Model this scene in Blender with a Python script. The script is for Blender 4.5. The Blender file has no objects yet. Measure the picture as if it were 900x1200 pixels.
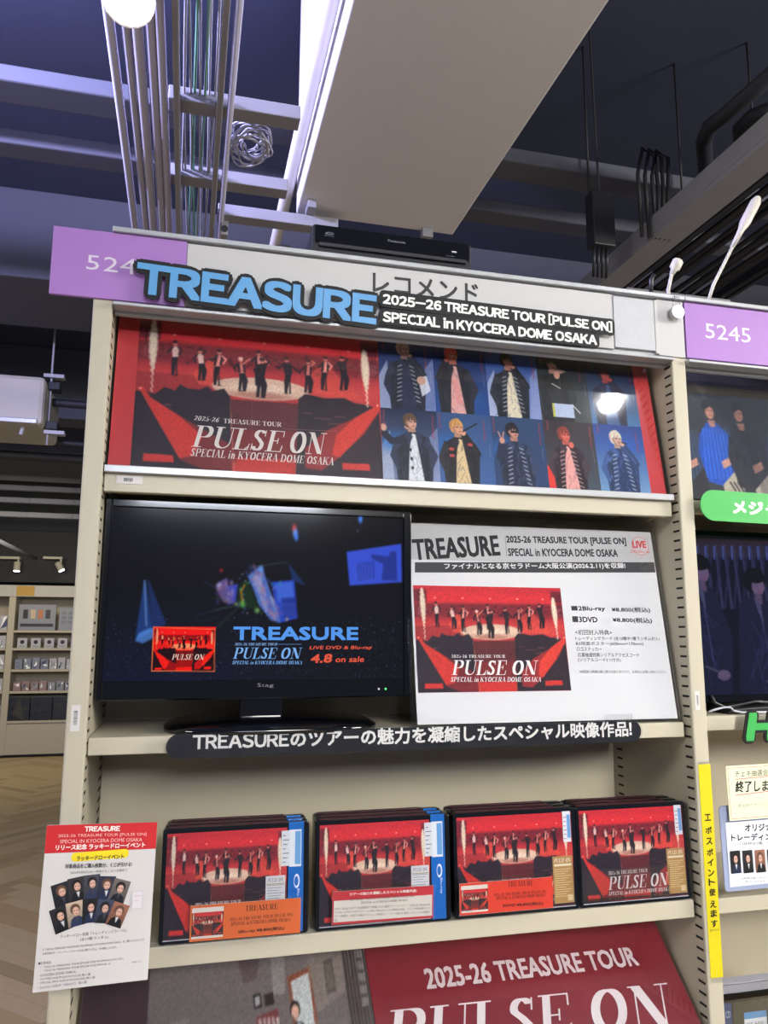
import bpy, math, random
import numpy as np
from mathutils import Vector, Matrix
random.seed(7); rng = np.random.RandomState(5)
scene = bpy.context.scene
COL = scene.collection
SIN, COS, PI = math.sin, math.cos, math.pi

# ------------------------------------------------------------------ camera
F_PX = 916.45
CAM = Vector((0.1402, -1.0791, 1.5311))
YAW, PITCH, ROLL = [math.radians(a) for a in (14.12, 9.111, 0.162)]
FWD = Vector((SIN(YAW)*COS(PITCH), COS(YAW)*COS(PITCH), SIN(PITCH)))
_rt = Vector((COS(YAW), -SIN(YAW), 0)); _up = _rt.cross(FWD)
RT = COS(ROLL)*_rt + SIN(ROLL)*_up; UP = -SIN(ROLL)*_rt + COS(ROLL)*_up
cam_data = bpy.data.cameras.new('camera')
cam_data.sensor_fit = 'VERTICAL'; cam_data.sensor_height = 36.0
cam_data.lens = 36.0*F_PX/1200.0; cam_data.clip_start = 0.02; cam_data.clip_end = 100
cam = bpy.data.objects.new('camera', cam_data); COL.objects.link(cam)
cam.matrix_world = Matrix(((RT.x, UP.x, -FWD.x, CAM.x), (RT.y, UP.y, -FWD.y, CAM.y), (RT.z, UP.z, -FWD.z, CAM.z), (0, 0, 0, 1)))
scene.camera = cam

# ------------------------------------------------------------------ world, lights, exposure
world = bpy.data.worlds.new('world'); scene.world = world; world.use_nodes = True
bg = world.node_tree.nodes['Background']
bg.inputs[0].default_value = (0.50, 0.58, 0.80, 1); bg.inputs[1].default_value = 0.29
vs = scene.view_settings
scene.display_settings.display_device = 'sRGB'
vs.view_transform = 'Standard'; vs.look = 'None'; vs.gamma = 1.0; vs.use_curve_mapping = False
vs.exposure = -0.2

def area_light(name, loc, target, sx, sy, power, color):
    d = bpy.data.lights.new(name, 'AREA'); d.shape = 'RECTANGLE'; d.size = sx; d.size_y = sy
    d.energy = power; d.color = color
    o = bpy.data.objects.new(name, d); COL.objects.link(o); o.location = loc
    o.rotation_euler = (Vector(target)-Vector(loc)).to_track_quat('-Z', 'Y').to_euler()
    return o
_k = area_light('ceiling_and_fill_light', (1.0, -3.7, 2.75), (0.90, 0.0, 1.36), 0.9, 0.6, 6.6, (1.0, 0.965, 0.90))
_k.data.spread = math.radians(38)
area_light('ceiling_and_fill_light', (4.4, -1.9, 2.8), (1.0, 0.0, 1.5), 1.4, 0.8, 200, (1.0, 0.95, 0.86))
area_light('ceiling_and_fill_light', (0.5, -5.4, 2.8), (0.5, -4.6, 0.0), 1.6, 0.8, 190, (0.82, 0.88, 1.0))  # added bounce fill: aimed at the floor to brighten duct and ceiling
area_light('ceiling_and_fill_light', (-2.6, -1.5, 2.6), (0.9, 0.1, 1.5), 0.9, 0.5, 42, (1.0, 0.96, 0.9))  # added fill from the left to brighten the inner right wall
area_light('ceiling_spot_light', (1.56, -0.99, 2.75), (1.1, 0.0, 1.5), 0.05, 0.05, 3, (0.97, 0.98, 1.0)).data.shape = 'DISK'
area_light('ceiling_and_fill_light', (-1.9, 7.9, 2.75), (-1.9, 10.0, 0.9), 1.6, 0.4, 42, (1.0, 0.88, 0.62))
area_light('ceiling_and_fill_light', (-1.6, 4.2, 2.6), (-1.0, 5.0, 0.0), 0.6, 0.6, 8, (1.0, 0.9, 0.7))
def point_light(name, loc, r, power, color):
    d = bpy.data.lights.new(name, 'POINT'); d.shadow_soft_size = r; d.energy = power; d.color = color
    o = bpy.data.objects.new(name, d); COL.objects.link(o); o.location = loc; return o

# ------------------------------------------------------------------ pixel rays of the solved camera
def ray(u, v): return (u-450)/F_PX*RT - (v-600)/F_PX*UP + FWD
def atY(u, v, Y): d = ray(u, v); return CAM + d*((Y-CAM.y)/d.y)
def atX(u, v, X): d = ray(u, v); return CAM + d*((X-CAM.x)/d.x)
def atZ(u, v, Z): d = ray(u, v); return CAM + d*((Z-CAM.z)/d.z)

def lin(c):
    a = np.asarray(c, dtype=np.float64)
    return np.where(a <= 0.04045, a/12.92, ((a+0.055)/1.055)**2.4)
def rgb(r, g, b): return tuple(float(x) for x in lin((r/255.0, g/255.0, b/255.0)))

# ------------------------------------------------------------------ materials
def new_mat(name):
    m = bpy.data.materials.new(name); m.use_nodes = True
    nt = m.node_tree; return m, nt, nt.nodes['Principled BSDF']
def mat(name, color, rough=0.5, metal=0.0, spec=0.5, noise=0.06, scale=12.0, bump=0.0, bscale=200.0, coat=0.0):
    m, nt, b = new_mat(name)
    b.inputs['Roughness'].default_value = rough; b.inputs['Metallic'].default_value = metal
    b.inputs['Specular IOR Level'].default_value = spec
    if coat: b.inputs['Coat Weight'].default_value = coat; b.inputs['Coat Roughness'].default_value = 0.04
    tc = nt.nodes.new('ShaderNodeTexCoord')
    nz = nt.nodes.new('ShaderNodeTexNoise'); nz.inputs['Scale'].default_value = scale; nz.inputs['Detail'].default_value = 3
    nt.links.new(tc.outputs['Object'], nz.inputs['Vector'])
    mx = nt.nodes.new('ShaderNodeMix'); mx.data_type = 'RGBA'
    lo = tuple(max(0, x*(1-noise)) for x in color); hi = tuple(min(1, x*(1+noise)) for x in color)
    mx.inputs[6].default_value = (*lo, 1); mx.inputs[7].default_value = (*hi, 1)
    nt.links.new(nz.outputs[0], mx.inputs[0]); nt.links.new(mx.outputs[2], b.inputs['Base Color'])
    if bump:
        n2 = nt.nodes.new('ShaderNodeTexNoise'); n2.inputs['Scale'].default_value = bscale; n2.inputs['Detail'].default_value = 4
        nt.links.new(tc.outputs['Object'], n2.inputs['Vector'])
        bp = nt.nodes.new('ShaderNodeBump'); bp.inputs['Strength'].default_value = bump; bp.inputs['Distance'].default_value = 0.002
        nt.links.new(n2.outputs[0], bp.inputs['Height']); nt.links.new(bp.outputs[0], b.inputs['Normal'])
    return m
def print_mat(name, rough, spec=0.4, coat=0.0):
    m, nt, b = new_mat(name)
    a = nt.nodes.new('ShaderNodeAttribute'); a.attribute_name = 'Col'
    nt.links.new(a.outputs['Color'], b.inputs['Base Color'])
    b.inputs['Roughness'].default_value = rough; b.inputs['Specular IOR Level'].default_value = spec
    b.inputs['Coat Weight'].default_value = coat; b.inputs['Coat Roughness'].default_value = 0.06
    return m
def screen_mat(name, strength):
    m, nt, b = new_mat(name)
    a = nt.nodes.new('ShaderNodeAttribute'); a.attribute_name = 'Col'
    b.inputs['Base Color'].default_value = (0.004, 0.004, 0.005, 1); b.inputs['Roughness'].default_value = 0.1
    b.inputs['Specular IOR Level'].default_value = 0.12
    nt.links.new(a.outputs['Color'], b.inputs['Emission Color']); b.inputs['Emission Strength'].default_value = strength
    return m
def emit_mat(name, color, strength):
    m, nt, b = new_mat(name)
    b.inputs['Base Color'].default_value = (*color, 1)
    b.inputs['Emission Color'].default_value = (*color, 1); b.inputs['Emission Strength'].default_value = strength
    return m
def clear_mat(name, tint=(1, 1, 1), refl=1.0, rough=0.04, scratches=True):
    m = bpy.data.materials.new(name); m.use_nodes = True; nt = m.node_tree
    nt.nodes.remove(nt.nodes['Principled BSDF']); out = nt.nodes['Material Output']
    tr = nt.nodes.new('ShaderNodeBsdfTransparent'); tr.inputs[0].default_value = (*tint, 1)
    gl = nt.nodes.new('ShaderNodeBsdfGlossy'); gl.inputs['Roughness'].default_value = rough
    fr = nt.nodes.new('ShaderNodeFresnel'); fr.inputs[0].default_value = 1.45
    mu = nt.nodes.new('ShaderNodeMath'); mu.operation = 'MULTIPLY'; mu.inputs[1].default_value = refl
    nt.links.new(fr.outputs[0], mu.inputs[0])
    if scratches:
        tc = nt.nodes.new('ShaderNodeTexCoord'); nz = nt.nodes.new('ShaderNodeTexNoise')
        nz.inputs['Scale'].default_value = 9; nz.inputs['Detail'].default_value = 5
        nt.links.new(tc.outputs['Object'], nz.inputs['Vector'])
        bp = nt.nodes.new('ShaderNodeBump'); bp.inputs['Strength'].default_value = 0.12; bp.inputs['Distance'].default_value = 0.004
        nt.links.new(nz.outputs[0], bp.inputs['Height']); nt.links.new(bp.outputs[0], gl.inputs['Normal'])
    mix = nt.nodes.new('ShaderNodeMixShader')
    nt.links.new(mu.outputs[0], mix.inputs[0]); nt.links.new(tr.outputs[0], mix.inputs[1]); nt.links.new(gl.outputs[0], mix.inputs[2])
    nt.links.new(mix.outputs[0], out.inputs[0]); return m

M = {}
M['beige'] = mat('beige_painted_steel', rgb(183, 176, 157), 0.42, noise=0.03, bump=0.05, bscale=400)
M['backpanel'] = mat('beige_back_panel', rgb(184, 174, 150), 0.5, noise=0.03)
M['slot'] = mat('dark_slot', rgb(14, 13, 12), 0.8)
M['white_panel'] = mat('white_sign_panel', rgb(188, 187, 188), 0.45, noise=0.03)
M['foil'] = mat('silvery_film', rgb(182, 185, 190), 0.5, noise=0.08, scale=150)
M['purple'] = mat('purple_sign_vinyl', rgb(160, 114, 188), 0.45, noise=0.04)
M['alu'] = mat('aluminium_rail', rgb(176, 178, 182), 0.38, metal=0.5, noise=0.05)
M['black_gloss'] = mat('black_gloss_plastic', rgb(6, 6, 9), 0.1, coat=0.3)
M['black'] = mat('black_plastic', rgb(17, 17, 20), 0.4)
M['case_black'] = mat('black_case_plastic', rgb(7, 8, 13), 0.2, spec=0.35)
M['case_blue'] = mat('blue_case_plastic', rgb(25, 105, 190), 0.25)
M['print'] = print_mat('satin_print', 0.4)
M['gloss_print'] = print_mat('gloss_print', 0.3, coat=0.5)
M['paper'] = print_mat('matt_paper_print', 0.65, 0.25)
M['screen'] = screen_mat('lit_screen', 1.0)
M['clear'] = clear_mat('clear_plastic', (1, 1, 1), 0.75, 0.06)
M['clear_card'] = clear_mat('clear_card_holder', (0.985, 0.985, 0.985), 0.8, 0.1)
M['sign_black'] = mat('black_sign_board', rgb(24, 24, 27), 0.55, spec=0.3)
M['sign_blue'] = mat('blue_sign_face', rgb(82, 150, 205), 0.4, noise=0.02)
M['sign_white'] = mat('white_sign_face', rgb(235, 235, 232), 0.4, noise=0.02)
M['green'] = mat('green_sign_vinyl', rgb(58, 168, 78), 0.4, noise=0.03)
M['green_dark'] = mat('green_sign_face', rgb(60, 165, 80), 0.4, noise=0.03)
M['yellow'] = mat('yellow_vinyl', rgb(208, 192, 22), 0.4, noise=0.03)
M['ochre'] = mat('ochre_plate', rgb(190, 150, 60), .5)
M['ink'] = mat('black_ink', rgb(28, 27, 28), 0.5)
M['concrete'] = mat('dark_concrete', rgb(56, 61, 84), 0.9, noise=0.15, scale=2.5, bump=0.3, bscale=30)
M['beam'] = mat('painted_beam', rgb(88, 90, 104), 0.8, noise=0.08, scale=3)
M['duct'] = mat('white_duct_board', rgb(226, 224, 224), 0.6, noise=0.02)
M['galv'] = mat('galvanised_steel', rgb(150, 150, 156), 0.5, metal=0.2, noise=0.1)
M['conduit'] = mat('grey_conduit', rgb(182, 180, 198), 0.5, noise=0.05)
M['cable_green'] = mat('pale_green_cable', rgb(120, 175, 150), 0.5)
M['cable_grey'] = mat('grey_cable', rgb(176, 176, 186), 0.5)
M['cable_dark'] = mat('dark_cable', rgb(36, 37, 43), 0.4)
M['cable_white'] = mat('white_cable', rgb(205, 200, 188), 0.45)
M['dark_metal'] = mat('dark_ceiling_steel', rgb(38, 40, 48), 0.6)
M['cream'] = mat('cream_enamel', rgb(190, 186, 175), 0.5, noise=0.03)
M['floor'] = mat('wood_floor_base', rgb(178, 160, 124), 0.5, noise=0.1)
M['plank1'] = mat('pale_oak_plank', rgb(196, 174, 130), 0.42, noise=0.12, scale=25)
M['plank2'] = mat('mid_oak_plank', rgb(172, 150, 110), 0.42, noise=0.12, scale=25)
M['plank3'] = mat('tan_oak_plank', rgb(184, 158, 112), 0.42, noise=0.12, scale=25)
M['fascia'] = mat('dark_fascia', rgb(40, 43, 50), 0.7)
M['lamp_glow'] = emit_mat('lamp_glow', (0.93, 0.86, 1.0), 30)
M['led_glow'] = emit_mat('led_glow', (0.95, 0.98, 1.0), 14)
M['spot_glow'] = emit_mat('spot_glow', (1.0, 0.97, 0.9), 6)
M['status_green'] = emit_mat('status_light', (0.1, 0.9, 0.2), 1.5)

# ------------------------------------------------------------------ mesh helpers
def props(o, label=None, cat=None, group=None, kind=None):
    if label: o['label'] = label
    if cat: o['category'] = cat
    if group: o['group'] = group
    if kind: o['kind'] = kind
    return o
def thing(name, label, cat, loc=(0, 0, 0), group=None):
    o = bpy.data.objects.new(name, None); COL.objects.link(o); o.location = loc; o.empty_display_size = 0.05
    return props(o, label, cat, group)
def link_mesh(name, me, m, parent=None, bevel=0.0, smooth=False):
    o = bpy.data.objects.new(name, me); COL.objects.link(o)
    if m is not None and not me.materials: me.materials.append(m)
    if parent is not None: o.parent = parent
    if smooth: me.polygons.foreach_set('use_smooth', [True]*len(me.polygons))
    if bevel:
        b = o.modifiers.new('bevel', 'BEVEL'); b.width = bevel; b.segments = 2; b.limit_method = 'ANGLE'
    return o
class MB:
    def __init__(s): s.v = []; s.f = []
    def add(s, vs_, fs):
        n = len(s.v); s.v += [tuple(v) for v in vs_]; s.f += [tuple(n+i for i in f) for f in fs]; return s
    def box(s, a, b):
        x0, y0, z0 = a; x1, y1, z1 = b
        return s.add([(x0,y0,z0),(x1,y0,z0),(x1,y1,z0),(x0,y1,z0),(x0,y0,z1),(x1,y0,z1),(x1,y1,z1),(x0,y1,z1)],
              [(0,3,2,1),(4,5,6,7),(0,1,5,4),(1,2,6,5),(2,3,7,6),(3,0,4,7)])
    def tube(s, pts, r, n=8, cap=True):
        pts = [Vector(p) for p in pts]; rs = r if isinstance(r, (list, tuple)) else [r]*len(pts)
        base = len(s.v); prev = None
        for i, p in enumerate(pts):
            d = (pts[min(i+1, len(pts)-1)]-pts[max(i-1, 0)]).normalized()
            if prev is None: prev = Vector((0, 0, 1)) if abs(d.z) < 0.9 else Vector((1, 0, 0))
            a = (prev - d*prev.dot(d)).normalized(); b = d.cross(a); prev = a
            for k in range(n):
                t = 2*PI*k/n; s.v.append(tuple(p+rs[i]*(COS(t)*a+SIN(t)*b)))
        for i in range(len(pts)-1):
            for k in range(n):
                k2 = (k+1) % n
                s.f.append((base+i*n+k, base+i*n+k2, base+(i+1)*n+k2, base+(i+1)*n+k))
        if cap:
            s.f.append(tuple(base+k for k in range(n))[::-1]); s.f.append(tuple(base+(len(pts)-1)*n+k for k in range(n)))
        return s
    def prism(s, poly, y0, y1):
        n = len(poly); a = [(x, y0, z) for x, z in poly]; b = [(x, y1, z) for x, z in poly]
        return s.add(a+b, [tuple(range(n)), tuple(range(2*n-1, n-1, -1))]+[(i, n+i, n+(i+1) % n, (i+1) % n) for i in range(n)])
    def build(s, name, m, parent=None, bevel=0.0, smooth=False):
        me = bpy.data.meshes.new(name); me.from_pydata(s.v, [], s.f); me.update()
        return link_mesh(name, me, m, parent, bevel, smooth)
def box(name, a, b, m, parent=None, bevel=0.0): return MB().box(a, b).build(name, m, parent, bevel)
def rrect(x0, z0, x1, z1, r, n=6):
    p = []
    for cx, cz, a0 in ((x1-r, z1-r, 0), (x0+r, z1-r, 90), (x0+r, z0+r, 180), (x1-r, z0+r, 270)):
        for k in range(n+1):
            a = math.radians(a0+90*k/n); p.append((cx+r*COS(a), cz+r*SIN(a)))
    return p
def ngon(cx, cz, rx, rz, n=20): return [(cx+rx*COS(2*PI*k/n), cz+rz*SIN(2*PI*k/n)) for k in range(n)]

# ------------------------------------------------------------------ lettering
_cache = {}
def curve_mesh(s, res=2):
    key = (s, res)
    if key in _cache: return _cache[key]
    c = bpy.data.curves.new('lettering', 'FONT'); c.body = s; c.size = 1; c.resolution_u = res
    o = bpy.data.objects.new('lettering', c)
    me = bpy.data.meshes.new_from_object(o)
    v = np.array([(p.co.x, p.co.y) for p in me.vertices]) if len(me.vertices) else np.zeros((0, 2))
    f = [tuple(p.vertices) for p in me.polygons]
    bpy.data.objects.remove(o); bpy.data.curves.remove(c); bpy.data.meshes.remove(me)
    _cache[key] = (v, f); return v, f
def fw(ch): return chr(ord(ch)+0xFEE0)
_e = curve_mesh(fw('H')*2)[0]; _e1 = curve_mesh(fw('H'))[0]
EM = float((_e[:, 0].max()-_e[:, 0].min())-(_e1[:, 0].max()-_e1[:, 0].min()))
def noto(s, res, gap=0.085):
    V, Fc, x = [], [], 0.0; n = 0
    for ch in s:
        if ch == ' ': x += 0.24*EM; continue
        asc = 33 <= ord(ch) <= 126
        v, f = curve_mesh(fw(ch) if asc else ch, res)
        if len(v) == 0: x += 0.3*EM; continue
        if asc:
            w = v[:, 0].max()-v[:, 0].min(); g = gap*EM*(0.45 if ch in 'ATVY' else 1.0)
            vv = v.copy(); vv[:, 0] += x-v[:, 0].min()+g*0.5; x += w+g
        else:
            vv = v.copy(); vv[:, 0] += x; x += EM
        V.append(vv); Fc += [tuple(i+n for i in q) for q in f]; n += len(v)
    return (np.concatenate(V) if V else np.zeros((0, 2))), Fc
# serif capitals drawn as broad pen strokes
def arc(cx, cy, rx, ry, a0, a1, n=9):
    return [(cx+rx*COS(math.radians(a0+(a1-a0)*k/n)), cy+ry*SIN(math.radians(a0+(a1-a0)*k/n))) for k in range(n+1)]
B_, T_ = 0.17, 0.035
SER = {
 'P': (.74, [(B_, [(.16,0),(.16,1)]), (T_, [(.0,0),(.36,0)]), (T_, [(0,1),(.36,1)]), (B_, [(.2,1)]+arc(.42,.74,.2,.26,90,-90)+[(.2,.48)])]),
 'R': (.82, [(B_, [(.16,0),(.16,1)]), (T_, [(.0,0),(.34,0)]), (T_, [(0,1),(.36,1)]), (B_, [(.2,1)]+arc(.42,.76,.2,.24,90,-90)+[(.2,.52)]), (B_, [(.4,.5),(.58,.1),(.7,0)]), (T_, [(.68,0),(.82,0)])]),
 'U': (.82, [(B_, [(.16,1)]+[(.16,.3)]+arc(.4,.3,.24,.29,180,270,6)), (T_, arc(.4,.3,.3,.3,270,360,6)+[(.7,1)]), (T_, [(0,1),(.34,1)]), (T_, [(.58,1),(.84,1)])]),
 'L': (.66, [(B_, [(.16,0),(.16,1)]), (T_, [(0,1),(.34,1)]), (T_, [(0,0),(.62,0),(.64,.28)]), (T_, [(.5,.03),(.62,.14)])]),
 'S': (.6, [(B_*.95, arc(.29,.75,.17,.23,30,180,8)+[(.14,.68),(.3,.53),(.42,.38)]+arc(.28,.26,.17,.25,30,-160,9)), (T_, [(.5,.98),(.5,.72)]), (T_, [(.04,.02),(.04,.3)])]),
 'E': (.7, [(B_, [(.16,0),(.16,1)]), (T_, [(0,1),(.62,1),(.63,.74)]), (T_, [(0,0),(.64,0),(.67,.28)]), (T_, [(.2,.52),(.42,.52)]), (T_, [(.43,.4),(.43,.64)])]),
 'O': (.84, [(B_*1.15, arc(.42,.5,.3,.49,0,360,24))]),
 'N': (.9, [(T_, [(.14,0),(.14,1)]), (B_*1.25, [(.16,1),(.68,.03)]), (T_, [(.76,0),(.76,1)]), (T_, [(0,0),(.28,0)]), (T_, [(0,1),(.2,1)]), (T_, [(.62,1),(.9,1)])]),
 'A': (.8, [(T_, [(.1,0),(.38,1)]), (B_, [(.38,1),(.66,0)]), (T_, [(0,0),(.24,0)]), (T_, [(.5,0),(.82,0)]), (T_, [(.2,.34),(.55,.34)])]),
 'T': (.74, [(B_, [(.36,0),(.36,1)]), (T_, [(.2,0),(.52,0)]), (T_, [(.04,.74),(.06,1),(.66,1),(.68,.74)])]),
 'C': (.72, [(B_, arc(.38,.5,.27,.49,50,310,18)), (T_, [(.64,.98),(.64,.7)])]),
 'D': (.82, [(B_, [(.16,0),(.16,1)]), (T_, [(0,1),(.36,1)]), (T_, [(0,0),(.36,0)]), (B_, arc(.36,.5,.34,.49,90,-90,14))]),
 'I': (.36, [(B_, [(.17,0),(.17,1)]), (T_, [(0,0),(.34,0)]), (T_, [(0,1),(.34,1)])]),
 'K': (.84, [(B_, [(.16,0),(.16,1)]), (T_, [(0,0),(.34,0)]), (T_, [(0,1),(.34,1)]), (T_, [(.2,.4),(.7,1)]), (B_, [(.38,.58),(.7,0)]), (T_, [(.55,1),(.82,1)]), (T_, [(.56,0),(.86,0)])]),
 'M': (1.0, [(T_, [(.12,0),(.14,1)]), (B_, [(.18,1),(.44,.04)]), (T_, [(.46,0),(.76,1)]), (B_, [(.82,1),(.82,0)]), (T_, [(0,0),(.26,0)]), (T_, [(0,1),(.24,1)]), (T_, [(.68,0),(1.,0)]), (T_, [(.74,1),(1.,1)])]),
 'Y': (.78, [(B_, [(.14,1),(.38,.46),(.38,0)]), (T_, [(.38,.46),(.66,1)]), (T_, [(0,1),(.3,1)]), (T_, [(.52,1),(.8,1)]), (T_, [(.22,0),(.56,0)])]),
 'V': (.78, [(B_, [(.14,1),(.4,0)]), (T_, [(.4,0),(.66,1)]), (T_, [(0,1),(.3,1)]), (T_, [(.52,1),(.8,1)])]),
 'B': (.74, [(B_, [(.16,0),(.16,1)]), (B_*.9, [(.1,1)]+arc(.38,.76,.18,.24,90,-90,8)), (B_, arc(.4,.27,.2,.26,90,-90,8)+[(.1,0)])]),
 '0': (.6, [(B_*.85, arc(.28,.5,.19,.49,0,360,18))]),
 '2': (.6, [(B_*.8, arc(.27,.74,.18,.25,160,-20,9)+[(.1,.05)]), (T_*2, [(.06,.03),(.5,.03),(.52,.22)])]),
 '5': (.58, [(T_, [(.12,.98),(.48,.98)]), (T_, [(.12,1),(.1,.52)]), (B_*.85, arc(.25,.31,.2,.29,110,-150,12))]),
 '6': (.6, [(B_*.85, [(.44,.97),(.2,.74),(.12,.4)]+arc(.28,.29,.17,.28,180,540,14))]),
 '8': (.6, [(B_*.75, arc(.28,.75,.15,.23,0,360,12)), (B_*.85, arc(.28,.26,.19,.26,0,360,12))]),
 '3': (.58, [(B_*.8, arc(.25,.76,.16,.22,150,-80,9)), (B_*.85, arc(.25,.27,.19,.26,80,-150,11))]),
 '1': (.4, [(B_*.85, [(.2,0),(.2,1)]), (T_, [(.06,0),(.34,0)]), (T_, [(.04,.84),(.2,.98)])]),
 '-': (.36, [(.06, [(.04,.38),(.28,.38)]), (.06, [(.04,.43),(.28,.43)])]), '.': (.24, [(.1, [(.1,.0),(.1,.08)])]), '/': (.4, [(T_, [(0,0),(.34,1)])]),
 'i': (.34, [(B_*.9, [(.16,0),(.16,.62)]), (T_, [(.02,0),(.3,0)]), (T_, [(.02,.62),(.16,.62)]), (B_*.9, [(.16,.86),(.16,.97)])]),
 'n': (.6, [(B_*.9, [(.14,0),(.14,.62)]), (B_*.9, arc(.3,.4,.15,.23,130,0,6)+[(.45,0)]), (T_, [(0,0),(.26,0)]), (T_, [(.34,0),(.58,0)]), (T_, [(0,.62),(.14,.62)])]),
 '[': (.3, [(T_*2, [(.22,1.05),(.08,1.05),(.08,-.1),(.22,-.1)])]), ']': (.3, [(T_*2, [(.06,1.05),(.2,1.05),(.2,-.1),(.06,-.1)])]),
}
def hull(p):
    p = sorted(set(p)); lo, up = [], []
    for lst, seq in ((lo, p), (up, p[::-1])):
        for q in seq:
            while len(lst) > 1 and (lst[-1][0]-lst[-2][0])*(q[1]-lst[-2][1])-(lst[-1][1]-lst[-2][1])*(q[0]-lst[-2][0]) <= 0: lst.pop()
            lst.append(q)
    return lo[:-1]+up[:-1]
def serif(s, shear):
    V, Fc, x = [], [], 0.0
    for ch in s:
        if ch == ' ': x += .34; continue
        if ch not in SER: x += .4; continue
        adv, st = SER[ch]
        for w, pts in st:
            for i in range(len(pts)-1):
                c = []
                for (px, py) in (pts[i], pts[i+1]):
                    for dx in (-w/2, w/2):
                        for dy in (-T_/2, T_/2): c.append((round(px+dx, 5), round(py+dy, 5)))
                h = hull(c); n = len(V)
                V += [(x+a+shear*b, b) for a, b in h]; Fc.append(tuple(range(n, n+len(h))))
        x += adv+.06
    return np.array(V), Fc
def glyphs(s, style, res):
    if style == 'serif': return serif(s, 0.22)
    if style == 'roman': return serif(s, 0.0)
    if style == 'noto': return noto(s, res)
    return curve_mesh(s, res)
def unit(s, style, res):
    v, f = glyphs(s, style, res)
    if len(v) == 0: return v, f
    a, b = v.min(0), v.max(0); return (v-a)/np.maximum(b-a, 1e-6), f

# ------------------------------------------------------------------ raster pictures (printed images)
class Img:
    def __init__(s, w, h, c=(0, 0, 0)):
        s.w, s.h = w, h; s.a = np.zeros((h, w, 3)); s.a[:] = np.array(c)/255.0
        s.Y, s.X = np.mgrid[0:h, 0:w].astype(float); s.X += .5; s.Y += .5; s.k = 1.0; s.map = None
    def _m(s, p): p = s.map(p) if s.map else p; return (p[0]*s.k, p[1]*s.k)
    def blend(s, al, c, sl=None):
        c = np.array(c)/255.0; al = np.clip(al, 0, 1)[..., None]
        if sl is None: s.a = s.a*(1-al)+c*al
        else: s.a[sl] = s.a[sl]*(1-al)+c*al
    def _sl(s, x0, y0, x1, y1):
        return (slice(max(0, int(y0)-2), max(0, min(s.h, int(y1)+3))), slice(max(0, int(x0)-2), max(0, min(s.w, int(x1)+3))))
    def poly(s, pts, c, al=1.0):
        pts = [s._m(p) for p in pts]; xs = [p[0] for p in pts]; ys = [p[1] for p in pts]
        sl = s._sl(min(xs), min(ys), max(xs), max(ys)); X, Y = s.X[sl], s.Y[sl]
        if X.size == 0: return
        cov = np.zeros(X.shape)
        for dx in (-.33, 0, .33):
            for dy in (-.33, 0, .33):
                ins = np.zeros(X.shape, bool); x, y = X+dx, Y+dy
                for i in range(len(pts)):
                    (xa, ya), (xb, yb) = pts[i], pts[i-1]
                    if ya == yb: continue
                    ins ^= ((ya > y) != (yb > y)) & (x < (xb-xa)*(y-ya)/(yb-ya)+xa)
                cov += ins
        s.blend(cov/9.0*al, c, sl)
    def rect(s, x0, y0, x1, y1, c, al=1.0): s.poly([(x0, y0), (x1, y0), (x1, y1), (x0, y1)], c, al)
    def ell(s, cx, cy, rx, ry, c, al=1.0, soft=0.0, rot=0.0):
        cx, cy = s._m((cx, cy)); rx *= s.k; ry *= s.k; r = max(rx, ry)
        sl = s._sl(cx-r, cy-r, cx+r, cy+r); X, Y = s.X[sl]-cx, s.Y[sl]-cy
        if X.size == 0: return
        a = math.radians(rot); x = X*COS(a)+Y*SIN(a); y = -X*SIN(a)+Y*COS(a)
        d = np.sqrt((x/rx)**2+(y/ry)**2)
        cov = np.clip((1-d)/soft, 0, 1)**1.3 if soft else np.clip((1-d)*min(rx, ry)+.5, 0, 1)
        s.blend(cov*al, c, sl)
    def line(s, pts, w, c, al=1.0):
        for i in range(len(pts)-1):
            (x0, y0), (x1, y1) = s._m(pts[i]), s._m(pts[i+1]); ww = w*s.k
            sl = s._sl(min(x0, x1)-ww, min(y0, y1)-ww, max(x0, x1)+ww, max(y0, y1)+ww); X, Y = s.X[sl], s.Y[sl]
            if X.size == 0: continue
            dx, dy = x1-x0, y1-y0; L = dx*dx+dy*dy+1e-9
            t = np.clip(((X-x0)*dx+(Y-y0)*dy)/L, 0, 1); d = np.hypot(X-x0-t*dx, Y-y0-t*dy)
            s.blend(np.clip(ww/2-d+.5, 0, 1)*min(1, ww+.25)*al, c, sl)
    def grad(s, c0, c1, vertical=True):
        t = ((s.Y/s.h) if vertical else (s.X/s.w))[..., None]
        s.a = (np.array(c0)*(1-t)+np.array(c1)*t)/255.0
    def blur(s, n=1):
        for _ in range(n):
            p = np.pad(s.a, ((1, 1), (1, 1), (0, 0)), 'edge')
            s.a = .5*s.a+.125*(p[:-2, 1:-1]+p[2:, 1:-1]+p[1:-1, :-2]+p[1:-1, 2:])
    def noise(s, amp): s.a = np.clip(s.a*(1+amp*rng.randn(s.h, s.w, 1))+0.15*amp*rng.randn(s.h, s.w, 3)*.3, 0, 1)
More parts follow.
